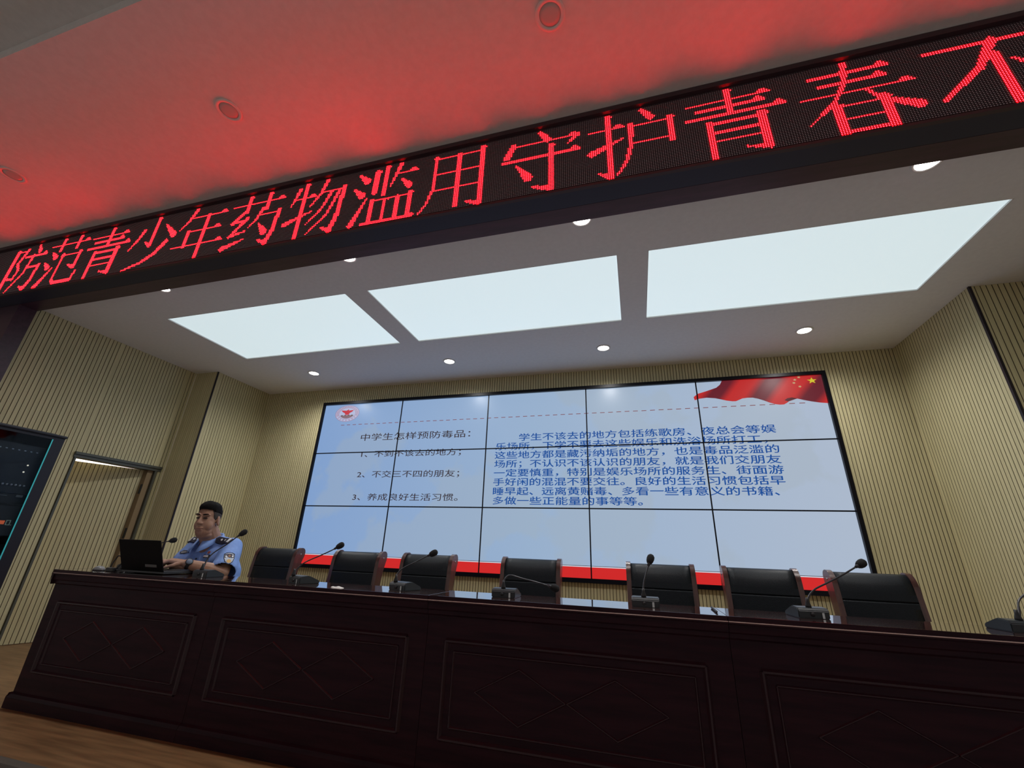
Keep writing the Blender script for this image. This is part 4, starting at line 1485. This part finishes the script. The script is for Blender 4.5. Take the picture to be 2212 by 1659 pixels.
# trousers and shoes
b = MB()
b.ell((0.965, -1.69, .545), (.182, .150, .105))
for s_ in (-1, 1):
    hp, kn_, an = Vector((0.965 + s_ * .10, -1.68, .545)), Vector((0.965 + s_ * .15, -2.10, .500)), Vector((0.965 + s_ * .14, -2.06, .10))
    b.capsule(hp, kn_, .098, .072)
    b.capsule(kn_, an, .068, .056)
place(fuse(b, 0.009, 6), 'trousers', M_TROUSER, per)
for s_ in (-1, 1):
    b = MB()
    an = Vector((0.965 + s_ * .14, -2.06, .09))
    b.capsule(an + Vector((0, .03, -.035)), an + Vector((0, -.17, -.052)), .046, .036)
    for v in b.bm.verts:
        v.co.z = max(v.co.z, 0.002)
    place(b.build('x', M_BLACK).data, 'shoe', M_BLACK, per)
bpy.data.objects.remove(bpy.data.objects['x']) if 'x' in bpy.data.objects else None
for nm in [o.name for o in bpy.data.objects if o.name == 'x' or o.name.startswith('x.')]:
    bpy.data.objects.remove(bpy.data.objects[nm])

# hair: flat-top cap and cropped sides
def cap(r, c, planes, m, name, amp):
    mb = MB()
    mb.ell(c, r, None, 48, 32)
    for (co, no) in planes:
        bmesh.ops.bisect_plane(mb.bm, geom=list(mb.bm.verts) + list(mb.bm.edges) + list(mb.bm.faces), plane_co=co, plane_no=no, clear_outer=True)
    for v in mb.bm.verts:
        z = v.co.z
        if z > .105:
            v.co.z = .105 + (z - .105) * .70
        if z > .06 and v.co.y < 0:
            v.co.y -= .018 * min(1, (z - .06) / .03); v.co.z += .006
        v.co += Vector((mnoise.noise(v.co * 90), mnoise.noise(v.co * 90 + Vector((5, 0, 0))), mnoise.noise(v.co * 90 + Vector((0, 7, 0))))) * amp
    mb.transform(Matrix.Translation(HC) @ HR.to_4x4())
    o_ = place(mb.build('x', m).data, name, m, per)
    for nm in [o.name for o in bpy.data.objects if o.name == 'x' or o.name.startswith('x.')]:
        bpy.data.objects.remove(bpy.data.objects[nm])
    sd = o_.modifiers.new('t', 'SOLIDIFY'); sd.thickness = .006; sd.offset = -1
    return o_
cap((.0705, .0895, .104), (0, .009, .038), [((0, -.06, .066), (0, -.25, -1.0)), ((0, .09, .020), (0, .30, -1.0))], M_HAIR, 'hair', .0025)
cap((.0690, .0870, .092), (0, .011, .036), [((0, -.030, .02), (0, -1.0, -.30)), ((0, 0, -.018), (0, .10, -1.0))], M_STUBBLE, 'cropped_side_hair', .0004)
for s_ in (-1, 1):
    b = MB()
    b.ell(hd(s_ * .031, -.0835, .010), (.0150, .0065, .0062), (HR @ Matrix.Rotation(s_ * -math.radians(-14), 3, 'Z')).to_euler(), 14, 8)
    place(b.build('x', M_EYE).data, 'eye', M_EYE, per)
    b = MB()
    b.ell(hd(s_ * .032, -.0885, .033), (.021, .006, .0050), (HR @ Matrix.Rotation(s_ * math.radians(14), 3, 'Z') @ Matrix.Rotation(s_ * math.radians(-4), 3, 'Y')).to_euler(), 14, 8)
    place(b.build('x', M_HAIR).data, 'eyebrow', M_HAIR, per)
b = MB()
b.ell(hd(0, -.0925, -.056), (.024, .0065, .0030), HE, 16, 8)
place(b.build('x', M_LIP).data, 'mouth', M_LIP, per)
# watch on the left wrist
wd = (WRL - ELL).normalized()
b = MB()
b.lathe([(.0325, -.011), (.0345, -.009), (.0345, .009), (.0325, .011), (.030, .011), (.030, -.011)], (0, 0, 0), 28)
b.transform(Matrix.Translation(WRL - wd * .012) @ Vector((0, 0, 1)).rotation_difference(wd).to_matrix().to_4x4())
st_ = place(b.build('x', M_BLACK).data, 'watch_strap', M_BLACK, per)
wn = Vector((0.62, -0.62, 0.48)); wn = (wn - wd * wn.dot(wd)).normalized()
Q = Matrix.Translation(WRL - wd * .012 + wn * .033) @ Vector((0, 0, 1)).rotation_difference(wn).to_matrix().to_4x4()
for (nm, pr, m) in (('watch_case', [(.001, -.003), (.021, -.003), (.0225, 0), (.0225, .006), (.020, .008), (.001, .008)], M_BLACK),
                    ('watch_face', [(.001, .0081), (.0175, .0081), (.0175, .0090), (.001, .0092)], mat('watch_glass', (0.16, 0.20, 0.27), 0.15))):
    b = MB()
    b.lathe(pr, (0, 0, 0), 28)
    b.transform(Q)
    w_ = place(b.build('x', m).data, nm, m, per)
for nm in [o.name for o in bpy.data.objects if o.name == 'x' or o.name.startswith('x.')]:
    bpy.data.objects.remove(bpy.data.objects[nm])
